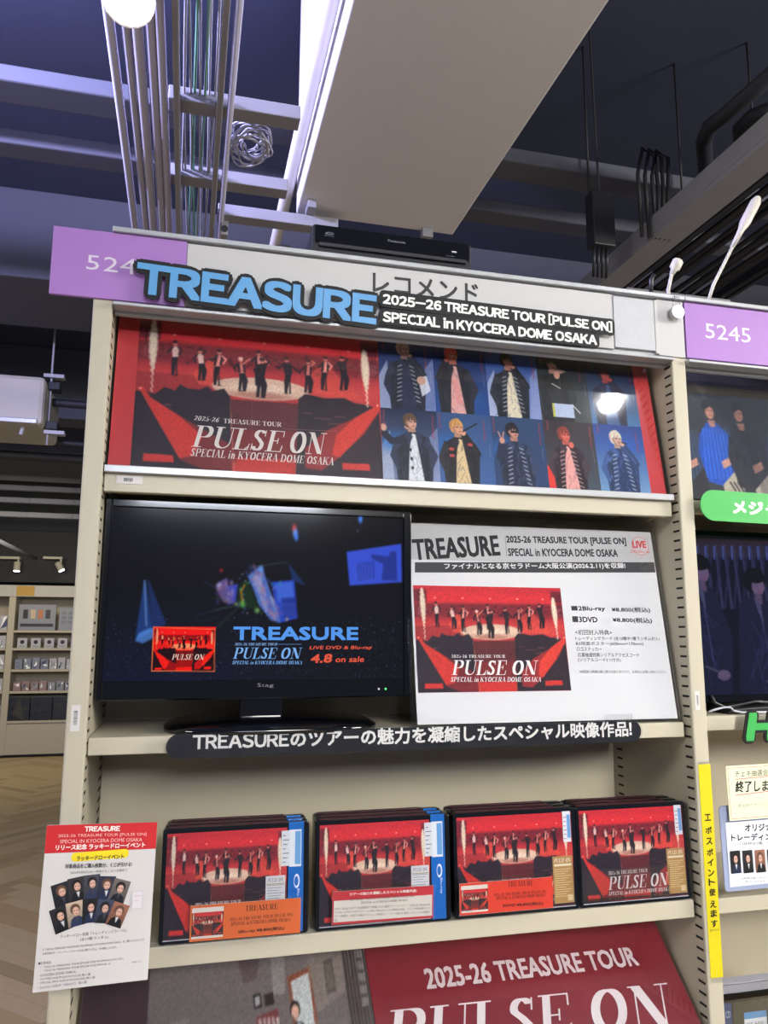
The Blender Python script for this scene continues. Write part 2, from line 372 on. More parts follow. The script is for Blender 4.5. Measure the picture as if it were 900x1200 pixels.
def raster_mesh(name, img, W, H, x0=0, z0=0, y=0.0):
    h, w = img.h, img.w
    gx, gy = np.meshgrid(np.linspace(0, 1, w), np.linspace(1, 0, h))
    co = np.stack([x0+gx*W, np.full_like(gx, y), z0+gy*H], -1).reshape(-1, 3).astype(np.float32)
    i = (np.arange(h-1)[:, None]*w+np.arange(w-1)[None, :]).ravel()
    q = np.stack([i+w, i+w+1, i+1, i], -1).ravel().astype(np.int32)
    me = bpy.data.meshes.new(name); me.vertices.add(w*h); me.vertices.foreach_set('co', co.ravel())
    nf = (h-1)*(w-1); me.loops.add(nf*4); me.loops.foreach_set('vertex_index', q)
    me.polygons.add(nf); me.polygons.foreach_set('loop_start', np.arange(0, nf*4, 4, dtype=np.int32))
    me.update(calc_edges=True)
    ca = me.color_attributes.new('Col', 'FLOAT_COLOR', 'POINT')
    c = np.ones((h*w, 4), np.float32); c[:, :3] = lin(img.a.reshape(-1, 3)); ca.data.foreach_set('color', c.ravel())
    return me
class Print:
    """flat print: coloured polygons and lettering in x (right), z (up), lifted a hair in -y per layer"""
    def __init__(s, y=-0.0004): s.v = []; s.f = []; s.c = []; s.y = y
    def lift(s, d=0.0002): s.y -= d; return s
    def poly(s, pts, c):
        n = len(s.v); s.v += [(a, s.y, b) for a, b in pts]; s.f.append(tuple(range(n, n+len(pts)))); s.c.append(c); s.y -= 1e-5
    def rect(s, x0, z0, x1, z1, c): s.poly([(x0, z0), (x1, z0), (x1, z1), (x0, z1)], c)
    def text(s, t, x, z, w, h, c, style='sans', bold=0.0, rot=0.0, res=2, slant=0.0):
        v, f = unit(t, style, res)
        if len(v) == 0: return
        ca, sa = COS(rot), SIN(rot); offs = [(0, 0)]
        if bold: b = bold*h; offs = [(b, b), (-b, b), (b, -b), (-b, -b)]
        px, pz = v[:, 0]*w+slant*v[:, 1]*h, v[:, 1]*h
        for ox, oz in offs:
            X = x+(px+ox)*ca-(pz+oz)*sa; Z = z+(px+ox)*sa+(pz+oz)*ca; n = len(s.v)
            if style in ('serif', 'roman'):
                dy = np.zeros(len(v))
                for fi, q in enumerate(f):
                    for i_ in q: dy[i_] = (fi % 9)*1.5e-5
            else: dy = np.zeros(len(v))
            s.v += [(float(a), s.y-float(d_), float(b)) for a, b, d_ in zip(X, Z, dy)]
            s.f += [tuple(n+i for i in q) for q in f]; s.c += [c]*len(f); s.y -= 1.5e-5
    def build(s, name, m, parent):
        me = bpy.data.meshes.new(name); me.from_pydata(s.v, [], s.f); me.update()
        ca = me.color_attributes.new('Col', 'FLOAT_COLOR', 'CORNER')
        cc = []
        cache = {}
        for f, c in zip(s.f, s.c):
            if c not in cache: cache[c] = (*rgb(*c), 1.0)
            cc += list(cache[c])*len(f)
        ca.data.foreach_set('color', cc)
        return link_mesh(name, me, m, parent)

class Panel:
    """a flat thing placed by its bottom left, bottom right and top left points in the world"""
    def __init__(s, name, label, cat, bl, br, tl, group=None):
        s.o = Vector(bl); s.ex = (Vector(br)-s.o); s.W = s.ex.length; s.ex.normalize()
        t = Vector(tl)-s.o; t = t-s.ex*t.dot(s.ex); s.H = t.length; s.ez = t.normalized(); s.ey = s.ez.cross(s.ex)
        s.e = thing(name, label, cat, (0, 0, 0), group)
        s.e.matrix_world = Matrix(((s.ex.x, s.ey.x, s.ez.x, s.o.x), (s.ex.y, s.ey.y, s.ez.y, s.o.y), (s.ex.z, s.ey.z, s.ez.z, s.o.z), (0, 0, 0, 1)))
    def loc(s, u, v):
        d = ray(u, v); t = (s.o-CAM).dot(s.ey)/d.dot(s.ey); p = CAM+d*t-s.o; return (p.dot(s.ex), p.dot(s.ez))
    def tpx(s, pr, t, p0, p1, hpx, c, **k):
        """lettering whose baseline runs between two measured points, hpx high"""
        a = Vector(s.loc(*p0)); b = Vector(s.loc(*p1)); m = ((p0[0]+p1[0])/2, (p0[1]+p1[1])/2)
        h = (Vector(s.loc(m[0], m[1]-hpx))-Vector(s.loc(*m))).length
        d = b-a; pr.text(t, a.x, a.y, d.length, h, c, rot=math.atan2(d.y, d.x), **k)
    def qpx(s, pr, pts, c): pr.poly([s.loc(*p) for p in pts], c)
def homog(src, dst):
    A = []
    for (x, y), (u, v) in zip(src, dst): A += [[x, y, 1, 0, 0, 0, -u*x, -u*y, -u], [0, 0, 0, x, y, 1, -v*x, -v*y, -v]]
    h = np.linalg.svd(np.array(A))[2][-1].reshape(3, 3)
    def f(p): q = h @ np.array([p[0], p[1], 1.0]); return (q[0]/q[2], q[1]/q[2])
    return f

# ================================================================== THE SETTING
W = 0.9; UW = 0.0254
def struct(o, label=None): o['kind'] = 'structure'; return o
floor = struct(box('floor', (-7, -4, -0.05), (6, 11, -0.008), M['floor']))
struct(box('ceiling', (-7, -1.2, 3.9), (6, 11, 4.0), M['concrete']))
struct(box('wall_back', (-7, 10.75, -0.008), (6, 10.85, 3.9), M['fascia']))
struct(box('trim_1', (-7, 10.55, 2.26), (6, 10.74, 2.98), M['fascia'], None, 0.01))
# herringbone planks: nearest 300 as parts, the rest joined
PL, PWd = 0.60, 0.10
def plank_mesh(i):
    mb = MB().box((-PL/2+.001, -PWd/2+.001, -0.008), (PL/2-.001, PWd/2-.001, 0.0))
    me = bpy.data.meshes.new('floor_plank'); me.from_pydata(mb.v, [], mb.f); me.update(); me.materials.append(M['plank%d' % (i+1)]); return me
pm = [plank_mesh(i) for i in range(3)]
spots = []
a45 = PI/4; ux = Vector((COS(a45), SIN(a45), 0)); uy = Vector((-SIN(a45), COS(a45), 0))
for i in range(-40, 120):
    for j in range(-24, 24):
        # two planks per cell of the herringbone lattice
        base = ux*(i*PWd)+uy*(i*PWd)+ (ux*PL-uy*PL)*j*1.0
        for k in (0, 1):
            if k == 0: c = base+ux*(PL/2)+uy*(PWd/2); ang = a45
            else: c = base+ux*(-PWd/2+0.0)+uy*(PL/2+0.0); ang = a45+PI/2
            x, y = c.x-1.2, c.y+2.0
            if -4.2 < x < 0.6 and 1.6 < y < 10.5: spots.append((x, y, ang))
def plank_key(s):
    x, y, a = s; xc = -0.35-(y-2.6)*0.19; return abs(x-xc)*2.2+max(0, y-2.6)*0.45+max(0, 2.6-y)*3
spots.sort(key=plank_key)
rest = MB()
for n, (x, y, a) in enumerate(spots):
    if n < 300:
        o = bpy.data.objects.new('floor_plank', pm[random.choice((0, 0, 1, 2))]); COL.objects.link(o); o.parent = floor
        o.location = (x, y, 0); o.rotation_euler = (0, 0, a)
    else:
        ca, sa = COS(a), SIN(a); pts = []
        for z in (-.008, 0):
            for lx, ly in ((-PL/2+.001, -PWd/2+.001), (PL/2-.001, -PWd/2+.001), (PL/2-.001, PWd/2-.001), (-PL/2+.001, PWd/2-.001)):
                pts.append((x+lx*ca-ly*sa, y+lx*sa+ly*ca, z))
        rest.add(pts, [(4, 5, 6, 7), (0, 1, 5, 4), (1, 2, 6, 5), (2, 3, 7, 6), (3, 0, 4, 7)])
props(rest.build('floor_planks', M['plank1'], floor), kind='stuff')
# ceiling beams (cross direction)
for n, (y0, y1, zb, zt) in enumerate(((1.5, 1.63, 3.36, 3.42), (1.86, 1.97, 3.36, 3.42), (3.14, 3.86, 3.4, 3.9), (5.6, 5.9, 3.3, 3.9), (7.15, 8.8, 3.35, 3.9))):
    struct(box('trim_%d' % (n+2), (-7, y0, zb), (6, y1, zt), M['beam'], None, 0.008))

# ================================================================== CEILING SERVICES
t = thing('ceiling_duct', 'wide pale boxed duct running along the ceiling above the display', 'duct', (0.75, -1.0, 3.0))
box('duct_body', (-0.29, 0, 0), (0.29, 2.47, 0.9), M['duct'], t, 0.004)
o = MB().box((-0.265, 2.36, -0.03), (-0.235, 2.43, -0.001)).build('hanger_clip', M['galv'], t, 0.002)
o = MB().box((0.165, 2.44, -0.035), (0.205, 2.47, -0.001)).build('hanger_clip', M['galv'], t, 0.002)
ORD = ['first', 'second', 'third', 'fourth', 'fifth', 'sixth', 'seventh', 'eighth', 'ninth', 'tenth', 'eleventh', 'twelfth', 'thirteenth', 'fourteenth', 'fifteenth', 'sixteenth']
def run(name, label, cat, pts, r, m, group=None, n=8):
    o = MB().tube(pts, r, n).build(name, M[m] if isinstance(m, str) else m, None, smooth=True)
    return props(o, label, cat, group)
# left tray
t = thing('cable_tray', 'grey steel strut tray under the ceiling left of the pale duct', 'tray', (0, 0, 2.9))
for x in (0.055, 0.165): box('rail', (x, -0.9, 0), (x+0.016, 5.0, 0.045), M['galv'], t, 0.003)
for y, x0, x1 in ((0.86, 0.04, 0.39), (1.215, 0.0, 0.4), (1.41, 0.19, 0.60)):
    box('cross_strut', (x0, y, 0.03), (x1, y+0.055, 0.07), M['galv'], t, 0.003)
for k, (x, r) in enumerate([(-.09, .012), (-.055, .010), (-.03, .014), (0.0, .012), (.022, .012)]):
    run('conduit', '%s pale grey conduit from the left beside the tray left of the duct' % ORD[k], 'conduit', [(x, -0.9, 2.92+0.006*(k % 2)), (x+.008, 1.2, 2.92), (x+.004, 5.0, 2.93)], r, 'conduit', 'conduits left of the tray')
for k in range(10):
    x = .078+.0085*k; pts = [(x+.006*SIN(k*2+y*3.1), y, 2.955+.004*COS(k*1.3+y*2.3)) for y in np.arange(-0.9, 5.0, .18)]
    run('tray_cable', '%s thin %s cable from the left inside the left tray' % (ORD[k], 'pale green' if k in (3, 4, 6) else 'grey'), 'cable', pts, .0035, 'cable_green' if k in (3, 4, 6) else 'cable_grey', 'cables inside the left tray', 5)
run('conduit', 'grey conduit just right of the left tray, beside the cable coil', 'conduit', [(.2, -.9, 2.93), (.205, 5, 2.93)], .009, 'conduit')
run('drain_pipe', 'pale round pipe running tight against the left side of the duct', 'pipe', [(.43, -.9, 3.1), (.43, 5, 3.1)], .022, 'duct', n=12)
pts = []
for k in range(420):
    a = k*0.2; rr = .052+.016*SIN(k*.137)+.003*SIN(k*1.1)
    pts.append((.268+rr*.85*COS(a)+.01*SIN(k*.11), 1.03+rr*1.3*SIN(a), 2.945+.018*SIN(k*.23)))
run('cable_coil', 'tangled loose coil of pale cable hanging right of the left tray', 'cable', pts, .0028, 'cable_grey', n=5)
box_t = thing('junction_clamp', 'small pipe clamp on the tray cross strut behind the sign top', 'clamp', (0.215, 1.47, 2.88))
box('clamp_body', (-.012, -.02, 0), (.012, .02, .08), M['galv'], box_t, .003)
MB().tube([(0, -.024, .02), (0, .024, .02)], .012, 10).build('clamp_bolt', M['dark_metal'], box_t)
# the bright track lamp
_p = atZ(150, 6, 2.83)
t = thing('track_spotlight', 'glaring round spotlight at the top left under the ceiling', 'lamp', tuple(_p))
MB().tube([(0, 0.06, .10), (0, 0.0, 0.015)], [.05, .055], 20).build('lamp_head', M['cream'], t, smooth=False)
MB().tube([(0, .002, .02), (0, -.003, .012)], .05, 20).build('lamp_disc', M['lamp_glow'], t)
MB().tube([(0, .05, .09), (0, .08, .2)], .01, 8).build('arm', M['cream'], t)
box('track_adapter', (-.06, .05, .18), (.06, .1, .21), M['cream'], t, .004)
point_light('left_ceiling_fill_light', (-1.0, 0.45, 3.3), 0.08, 400, (0.56, 0.55, 1.0))  # added lavender fill, set apart from the spotlight to lift the left ceiling
# right side channel, ladder and cables
t = thing('steel_channel', 'long grey steel channel running along the ceiling on the right', 'beam', (1.77, -1, 3.0))
box('web', (0, 0, 0), (.115, 6, .02), M['galv'], t, .002)
box('flange', (0, 0, .02), (.012, 6, .09), M['galv'], t, .002); box('flange', (.103, 0, .02), (.115, 6, .09), M['galv'], t, .002)
t = thing('cable_ladder', 'dark cable ladder right of the long steel channel', 'tray', (1.93, -1, 3.03))
for x in (0, .5): box('rail', (x, 0, 0), (x+.02, 6, .07), M['dark_metal'], t, .003)
for y in (1.2, 2.75, 4.2): box('rung', (.0, y, -.02), (.52, y+.05, .0), M['galv'], t, .003)
for k in range(14):
    x = 1.965+.033*k; pts = [(x+.012*SIN(k*1.9+y*1.3), y, 3.05+.012*SIN(k*2.7+y*.9)) for y in np.arange(-0.95, 5, .3)]
    run('ladder_cable', '%s thick dark cable from the left on the right cable ladder' % ORD[k], 'cable', pts, .010+.003*((k*7) % 3)/2, 'cable_dark' if k % 4 else 'dark_metal', 'dark cables on the right ladder', 6)
for k, (u, v, zl) in enumerate(((683, 55, 0), (790, 75, 0), (875, 50, 0))):
    p = atZ(u, v, 3.9); run('threaded_rod', ['thin threaded rod nearest the pale duct', 'thin threaded rod above the pipe elbow', 'short rod carrying the bent pipe'][k], 'rod', [(p.x, p.y, 3.9), (p.x, p.y, [3.25, 3.2, 3.6][k])], .005, 'dark_metal', n=6)
p = [atZ(828, 215, 3.3), atZ(825, 165, 3.3), atZ(832, 148, 3.3), atZ(846, 138, 3.3), atZ(915, 78, 3.3)]
run('bent_pipe', 'dark bent pipe under the ceiling at upper right', 'pipe', p, .028, 'dark_metal', n=12)
p = [atZ(870, 172, 3.45), atZ(868, 150, 3.45), atZ(880, 138, 3.45), atZ(930, 118, 3.45)]
run('bent_pipe', 'shorter dark pipe elbow close behind the bent pipe', 'pipe', p, .03, 'dark_metal', n=12)
q = atZ(702, 228, 3.2)
t = thing('junction_box', 'long dark grey junction box hanging with cables below it', 'box', (q.x, q.y, 2.98))
box('housing', (-.045, -.03, 0), (.045, .03, .22), M['cable_dark'], t, .004)
for k in range(4): MB().tube([(-.03+.018*k, 0, .01), (-.028+.018*k, .01, -.05), (-.01+.018*k, .05, -.09)], .006, 6).build('cable_tail', M['cable_dark'], t, smooth=True)
MB().tube([(0, 0, .22), (-.01, 0, .925)], .005, 6).build('hanger', M['dark_metal'], t)
q = atZ(765, 250, 3.1)
for k in range(3):
    run('hanging_cable', 'dark hanging cable loop, %s of three beside the junction box' % ('leftmost', 'middle', 'rightmost')[k], 'cable', [(q.x-.05+.03*k, q.y, 3.0), (q.x-.055+.03*k, q.y, 3.25), (q.x-.03+.03*k, q.y, 3.36), (q.x+.02+.03*k, q.y, 3.34), (q.x+.03+.02*k, q.y, 3.2), (q.x+.02+.02*k, q.y, 3.0)], .008, 'cable_dark', n=6)
# left background services
t = thing('ceiling_air_unit', 'cream ceiling hung air unit seen left behind the display', 'air conditioner', (-1.5, 4.0, 2.83))
box('casing', (-.5, 0, 0), (.73, .6, .31), M['cream'], t, .03); box('grille_edge', (-.5, -.012, .0), (.70, -.001, .03), M['alu'], t, .004)
box('bracket', (.731, .1, .0), (.80, .2, .05), M['dark_metal'], t, .004); box('bracket', (.731, .1, .26), (.80, .2, .31), M['dark_metal'], t, .004)
for k in range(2): MB().tube([(.40+.2*k, .1, 0), (.39+.2*k, .1, -.05)], .012, 6).build('drain_stub', M['cable_grey'], t)
a, b = atY(62, 398, 4.1), atY(64, 520, 4.1)
run('threaded_rod', 'thin hanging rod right of the cream air unit', 'rod', [(a.x, 4.15, 3.9), (a.x, 4.15, b.z)], .007, 'cable_grey', n=6)
for (v0, zz, lab) in ((441, 3, 'upper cross rail beside the cream air unit'), (507, 3, 'lower cross rail beside the cream air unit')):
    a = atY(52, v0, 4.15); c = atY(76, v0+1, 4.15)
    props(MB().box((a.x, 4.12, a.z-.012), (c.x, 4.18, a.z+.012)).build('cross_rail', M['cable_grey'], None, .002), 'short grey '+lab, 'rail')
for k, (v, r, y) in enumerate(((470, .028, 4.3), (517, .02, 4.6), (535, .034, 4.9))):
    a = atY(40, v, y); run('conduit', '%s dark horizontal pipe below the left beam' % ('upper', 'middle', 'lower')[k], 'pipe', [(-5, y, a.z+.03), (a.x, y, a.z), (1.5, y, a.z-.02)], r, 'dark_metal', 'dark pipes behind the left post')
for k, v in enumerate((572, 588, 606)):
    a = atY(40, v, 9.0)
    t = thing('ceiling_rail', '%s long grey ceiling rail above the far shelves' % ('upper', 'middle', 'lower')[k], 'rail', (-2, 9.0-.1*k, a.z-.03))
    box('rail_body', (-4, 0, 0), (3, .08, .06), M['beam'], t, .005)
    for j in range(3): box('clip', (-.3+.5*j, -.012, .01), (-.22+.5*j, -.001, .05), M['beam'], t, .002)
a, b = atY(-5, 632, 8.5), atY(42, 655, 9.3)
run('slanted_tube', 'pale slanted tube hanging above the far track spotlights', 'tube', [a, b], .026, 'beam')

# ================================================================== FAR SHELVES AND THEIR GOODS
FY = 10.15
def far_x(u): return atY(u, 780, FY).x
xl = far_x(9); xr = xl+1.25
def far_unit(x0, label):
    t = thing('far_shelving_unit', label, 'shelving', (x0, FY, 0))
    Wf = 1.25
    box('upright', (0, 0, 0), (.04, .4, 2.15), M['beige'], t); box('upright', (Wf-.04, 0, 0), (Wf, .4, 2.15), M['beige'], t)
    box('back_panel', (.04, .38, 0), (Wf-.04, .40, 2.15), M['backpanel'], t)
    box('plinth', (.04, .0, .03), (Wf-.04, .36, .42), M['beige'], t, .004); box('toe_kick', (.0, -.01, 0), (Wf, .35, .029), M['slot'], t)
    box('header_panel', (0, -.015, 2.05), (Wf, -.001, 2.2), M['white_panel'], t, .003)
    box('number_plate', (.04, -.02, 2.06), (.26, -.0155, 2.19), M['ochre'], t, .002)
    for z in (.425, .80, 1.075, 1.35, 1.58, 1.82):
        if z != 1.82: box('shelf', (.041, -.02, z), (Wf-.041, .375, z+.03), M['beige'], t, .003)
    return t
far_unit(xl, 'far beige shelving unit facing the aisle, its header with a yellow plate')
far_unit(xl-1.25, 'far beige shelving unit cut by the left picture edge')
far_unit(xl+1.25, 'far beige shelving unit mostly hidden behind the left post')
goods_cols = [(212, 214, 218), (180, 184, 190), (60, 64, 74), (205, 205, 200), (150, 158, 170)]
def goods(x, z, w, h, y, colm, label, cat, name, group, deco):
    t = thing(name, label, cat, (x, y, z), group)
    box('pack_body', (0, 0, 0), (w, .04, h), colm, t, .003)
    pr = Print(-.001); 
    if deco == 'sign':
        for k in range(4): pr.rect(w*(.12+.2*k), h*.45, w*(.25+.2*k), h*.8, ((40, 40, 46), (200, 180, 150), (190, 120, 80), (60, 60, 70))[k])
        pr.rect(w*.06, h*.14, w*.94, h*.26, (50, 52, 62))
    elif deco == 'grid':
        for k in range(5):
            for j in range(3): pr.rect(w*(.08+.18*k), h*(.3+.2*j), w*(.2+.18*k), h*(.43+.2*j), (120, 125, 135))
    elif deco == 'face': pr.poly(ngon(w*.5, h*.6, w*.22, h*.2), (40, 42, 52)); pr.rect(w*.2, h*.1, w*.8, h*.25, (150, 155, 165))
    elif deco == 'foil':
        for k in range(3): pr.poly([(w*random.random(), h*random.random()) for _ in range(3)], random.choice(((250, 250, 252), (70, 80, 110), (150, 155, 165))))
    elif deco == 'dark':
        for k in range(5): pr.poly([(w*random.random(), h*random.random()) for _ in range(3)], random.choice(((44, 48, 54), (62, 60, 52), (28, 32, 40))))
    pr.build('print', M['print'], t)
GM = {k: mat('goods_'+k, c, .35, noise=.1, scale=40) for k, c in dict(white=rgb(178, 180, 186), grey=rgb(138, 142, 150), pink=rgb(150, 124, 124), dark=rgb(34, 38, 46), blue=rgb(128, 134, 152)).items()}
x0 = xl+.06
goods(x0+.02, 1.61, .46, .34, FY+.02, GM['grey'], 'pale display board with four small pictures on the top far shelf', 'board', 'display_board', None, 'sign')
goods(x0+.52, 1.61, .44, .30, FY+.02, GM['grey'], 'pale display board with a grid of pictures on the top far shelf', 'board', 'display_board', None, 'grid')
for k in range(6): goods(x0+.03+.165*k, 1.38, .12, .13, FY+.02, GM['white'], '%s small white pack from the left on the second far shelf' % ORD[k], 'package', 'small_pack', 'white packs on the second far shelf', 'face')
for k in range(9): goods(x0+.02+.105*k, 1.105, .09, .13+.01*(k % 3), FY+.02, GM['blue'] if k < 4 else GM['white'], '%s shiny clear bag from the left on the third far shelf' % ORD[k], 'package', 'shiny_bag', 'shiny bags on the third far shelf', 'foil')
for k in range(9): goods(x0+.02+.105*k, .83, .09, .11+.012*(k % 2), FY+.02, GM['pink'] if k < 4 else GM['grey'], '%s %s bag from the left on the fourth far shelf' % (ORD[k], 'pink' if k < 4 else 'silvery'), 'package', 'wrapped_bag', 'wrapped bags on the fourth far shelf', 'foil')
for k in range(4): goods(x0-.02+.27*k, .456, .26, .30, FY+.0, GM['dark'], '%s dark framed poster from the left on the lowest far shelf' % ORD[k], 'poster', 'dark_poster', 'dark posters on the lowest far shelf', 'dark')
for k, z in enumerate((1.61, 1.38, 1.105, .83, .456)):
    for j in range(2): goods(xl-.25+.11*j, z, .09, .16+.03*((k+j) % 2), FY+.02, GM['white'], '%s white pack on the %s shelf of the left far unit' % (('left', 'right')[j], ORD[k]), 'package', 'white_pack', 'white packs in the left far unit', 'foil')
for k, (u, v, tilt, lab) in enumerate(((20, 664, 0, 'far track spotlight pointing straight down'), (70, 664, .5, 'far track spotlight tilted to the right'))):
    p = atY(u, v, 10.42)
    t = thing('far_spotlight', lab, 'lamp', (p.x, 10.42, p.z))
    d = Vector((SIN(tilt), -.15, -COS(tilt))).normalized()
    MB().tube([-d*.06, d*.06], .045, 14).build('lamp_head', M['cream'], t)
    MB().tube([d*.061, d*.066], .04, 14).build('lamp_disc', M['spot_glow'], t)
    box('track_arm', (-.22, -.02, .10), (.03, .13, .135), M['cream'], t, .004)
    box('swivel', (0, -.012, .04), (.024, .012, .10), M['cream'], t, .003)

# ================================================================== MAIN SHELVING UNIT
S1, S2, S3 = 1.7555, 1.403, 1.146      # top surfaces of the shelves
def slots(name, x, sign, parent, ys):
    mb = MB(); z = 0.12
    while z < 1.975:
        for y in ys: mb.box((min(x, x+sign*.0006), y-.008, z-.0016), (max(x, x+sign*.0006), y+.008, z+.0016))
        z += .0152
    return props(mb.build(name, M['slot'], parent), kind='stuff')
unit1 = thing('shelving_unit', 'beige steel shelving unit in the centre carrying the television and cases', 'shelving', (0, 0, 0))
u_ = box('upright', (0, 0, 0), (UW, .255, 2.0), M['beige'], unit1, .0025); slots('slots', UW, 1, u_, (.016, .036, .205, .222)[::2]+(.222,))
u_ = box('upright', (W, 0, 0), (W+UW, .255, 2.0), M['beige'], unit1, .0025); slots('slots', W, -1, u_, (.014, .216)); slots('slots', W+UW, 1, u_, (.014, .216))
box('back_panel', (UW+.0005, .238, .05), (W-.0005, .25, 1.40), M['backpanel'], unit1)
box('back_panel', (UW+.0005, .238, 1.4025), (W-.0005, .25, 1.98), M['backpanel'], unit1)
def shelf(z, parent, x0, x1, th=.022):
    s = MB().box((x0, .015, z-th), (x1, .030, z)).box((x0, .0302, z-.004), (x1, .2375, z)).build('shelf', M['beige'], parent, .0012)
    for xa, xb in ((x0+.001, x0+.004), (x1-.004, x1-.001)):
        MB().add([(xa, .04, z-.0042), (xb, .04, z-.0042), (xb, .235, z-.0042), (xa, .235, z-.0042), (xa, .235, z-.055), (xb, .235, z-.055), (xa, .05, z-.02), (xb, .05, z-.02)],
                 [(0, 1, 2, 3), (0, 3, 4, 6), (1, 7, 5, 2), (3, 2, 5, 4), (6, 4, 5, 7), (0, 6, 7, 1)]).build('bracket', M['beige'], s)
    return s
sh1 = shelf(S1-.004, unit1, UW+.001, W-.006, .027); sh2 = shelf(S2, unit1, UW+.001, W-.006); sh3 = shelf(S3, unit1, UW+.001, W-.006, .025)
box('price_rail', (UW+.001, .006, S1-.006), (W-.006, .0145, S1+.004), M['alu'], sh1, .001)
sh4 = shelf(.86, unit1, UW+.001, W-.006)
# header
HB = 1.9885; HT = 2.0855
hd = MB().box((.0, .002, HB-.003), (W+.0, .012, HT+.004)).build('header_panel', M['white_panel'], unit1)
box('number_plate', (-.0565, -.004, HB), (.121, .0015, HT+.001), M['purple'], unit1, .0006)
box('header_face', (.1215, -.003, HB+.003), (.7935, .0015, HT-.001), M['white_panel'], unit1, .0006)
box('film_plate', (.794, -.0045, HB+.006), (.868, .0015, HT-.004), M['foil'], unit1, .0006)
box('edge_strip', (.8685, -.005, HB+.002), (.874, .0015, HT-.003), M['white_panel'], unit1, .0006)
box('joint_cover', (.8745, -.003, HB), (.924, .0015, HT), M['white_panel'], unit1, .0006)
box('top_rail', (.02, -.009, HT+.0015), (.905, .014, HT+.009), M['alu'], unit1, .0012); box('rail_end', (.9058, -.009, HT+.0015), (W+UW-.0005, .014, HT+.009), M['alu'], unit1, .0012)
box('bottom_rail', (UW+.001, -.009, HB-.0085), (.899, .014, HB-.0035), M['alu'], unit1, .0012)
box('valance', (UW+.001, .014, HB-.0125), (.899, .024, HB-.0035), M['galv'], unit1, .001)
box('top_board', (0, .0145, 2.0005), (W, .25, 2.015), M['beige'], unit1, .002)
p1 = Panel('', '', '', (-.0565, -.0042, HB), (.121, -.0042, HB), (-.0565, -.0042, HT)); bpy.data.objects.remove(p1.e)
pr = Print(-.0002)
p1.tpx(pr, '5', (101, 315.5), (116, 317.0), 17, (214, 204, 220)); p1.tpx(pr, '2', (121, 317.5), (138, 319.5), 17, (214, 204, 220)); p1.tpx(pr, '44', (140, 320), (180, 324), 18, (214, 204, 220))
o = pr.build('plate_digits', M['print'], unit1); o.matrix_local = Matrix.Translation((-.0565, -.0042, HB))
p1.o = Vector((0, -.0032, HB))
pr = Print(-.0002)
pr.text('レコメンド', p1.loc(437, 343)[0], p1.loc(437, 342)[1], p1.loc(560, 350)[0]-p1.loc(437, 343)[0], .031, (40, 38, 40), bold=.02)
o = pr.build('header_lettering', M['print'], unit1); o.matrix_local = Matrix.Translation((0, -.0032, HB))

# second bay
unit2 = thing('shelving_unit', 'beige steel shelving unit at the right picture edge, headed by a purple number plate', 'shelving', (W+UW, 0, 0))
X2 = 0.9
box('back_panel', (.0005, .238, .05), (X2, .25, 1.98), M['backpanel'], unit2)
u_ = box('upright', (X2+.0005, 0, 0), (X2+UW, .255, 2.0), M['beige'], unit2, .0025)
for z in (S1-.002, S2+.008, S3-.002, .86):
    s = shelf(z, unit2, .001, X2-.001)
box('header_panel', (0, .002, HB-.003), (X2+UW, .012, HT+.004), M['white_panel'], unit2)
box('number_plate', (.001, -.004, HB+.0005), (.36, .0015, HT), M['purple'], unit2, .0006)
box('header_face', (.361, -.003, HB+.003), (X2+UW, .0015, HT-.001), M['white_panel'], unit2, .0006)
box('top_rail', (.0005, -.009, HT+.0015), (X2+UW, .014, HT+.009), M['alu'], unit2, .0012)
box('bottom_rail', (.001, -.009, HB-.0085), (X2, .014, HB-.0035), M['alu'], unit2, .0012)
box('valance', (.001, .014, HB-.014), (X2, .024, HB-.0035), M['galv'], unit2, .001)
p1.o = Vector((W+UW, -.0042, HB)); pr = Print(-.0002)
p1.tpx(pr, '5245', (827, 396), (880, 402), 17, (235, 232, 238))
o = pr.build('plate_digits', M['print'], unit2); o.matrix_local = Matrix.Translation((0, -.0042, HB))

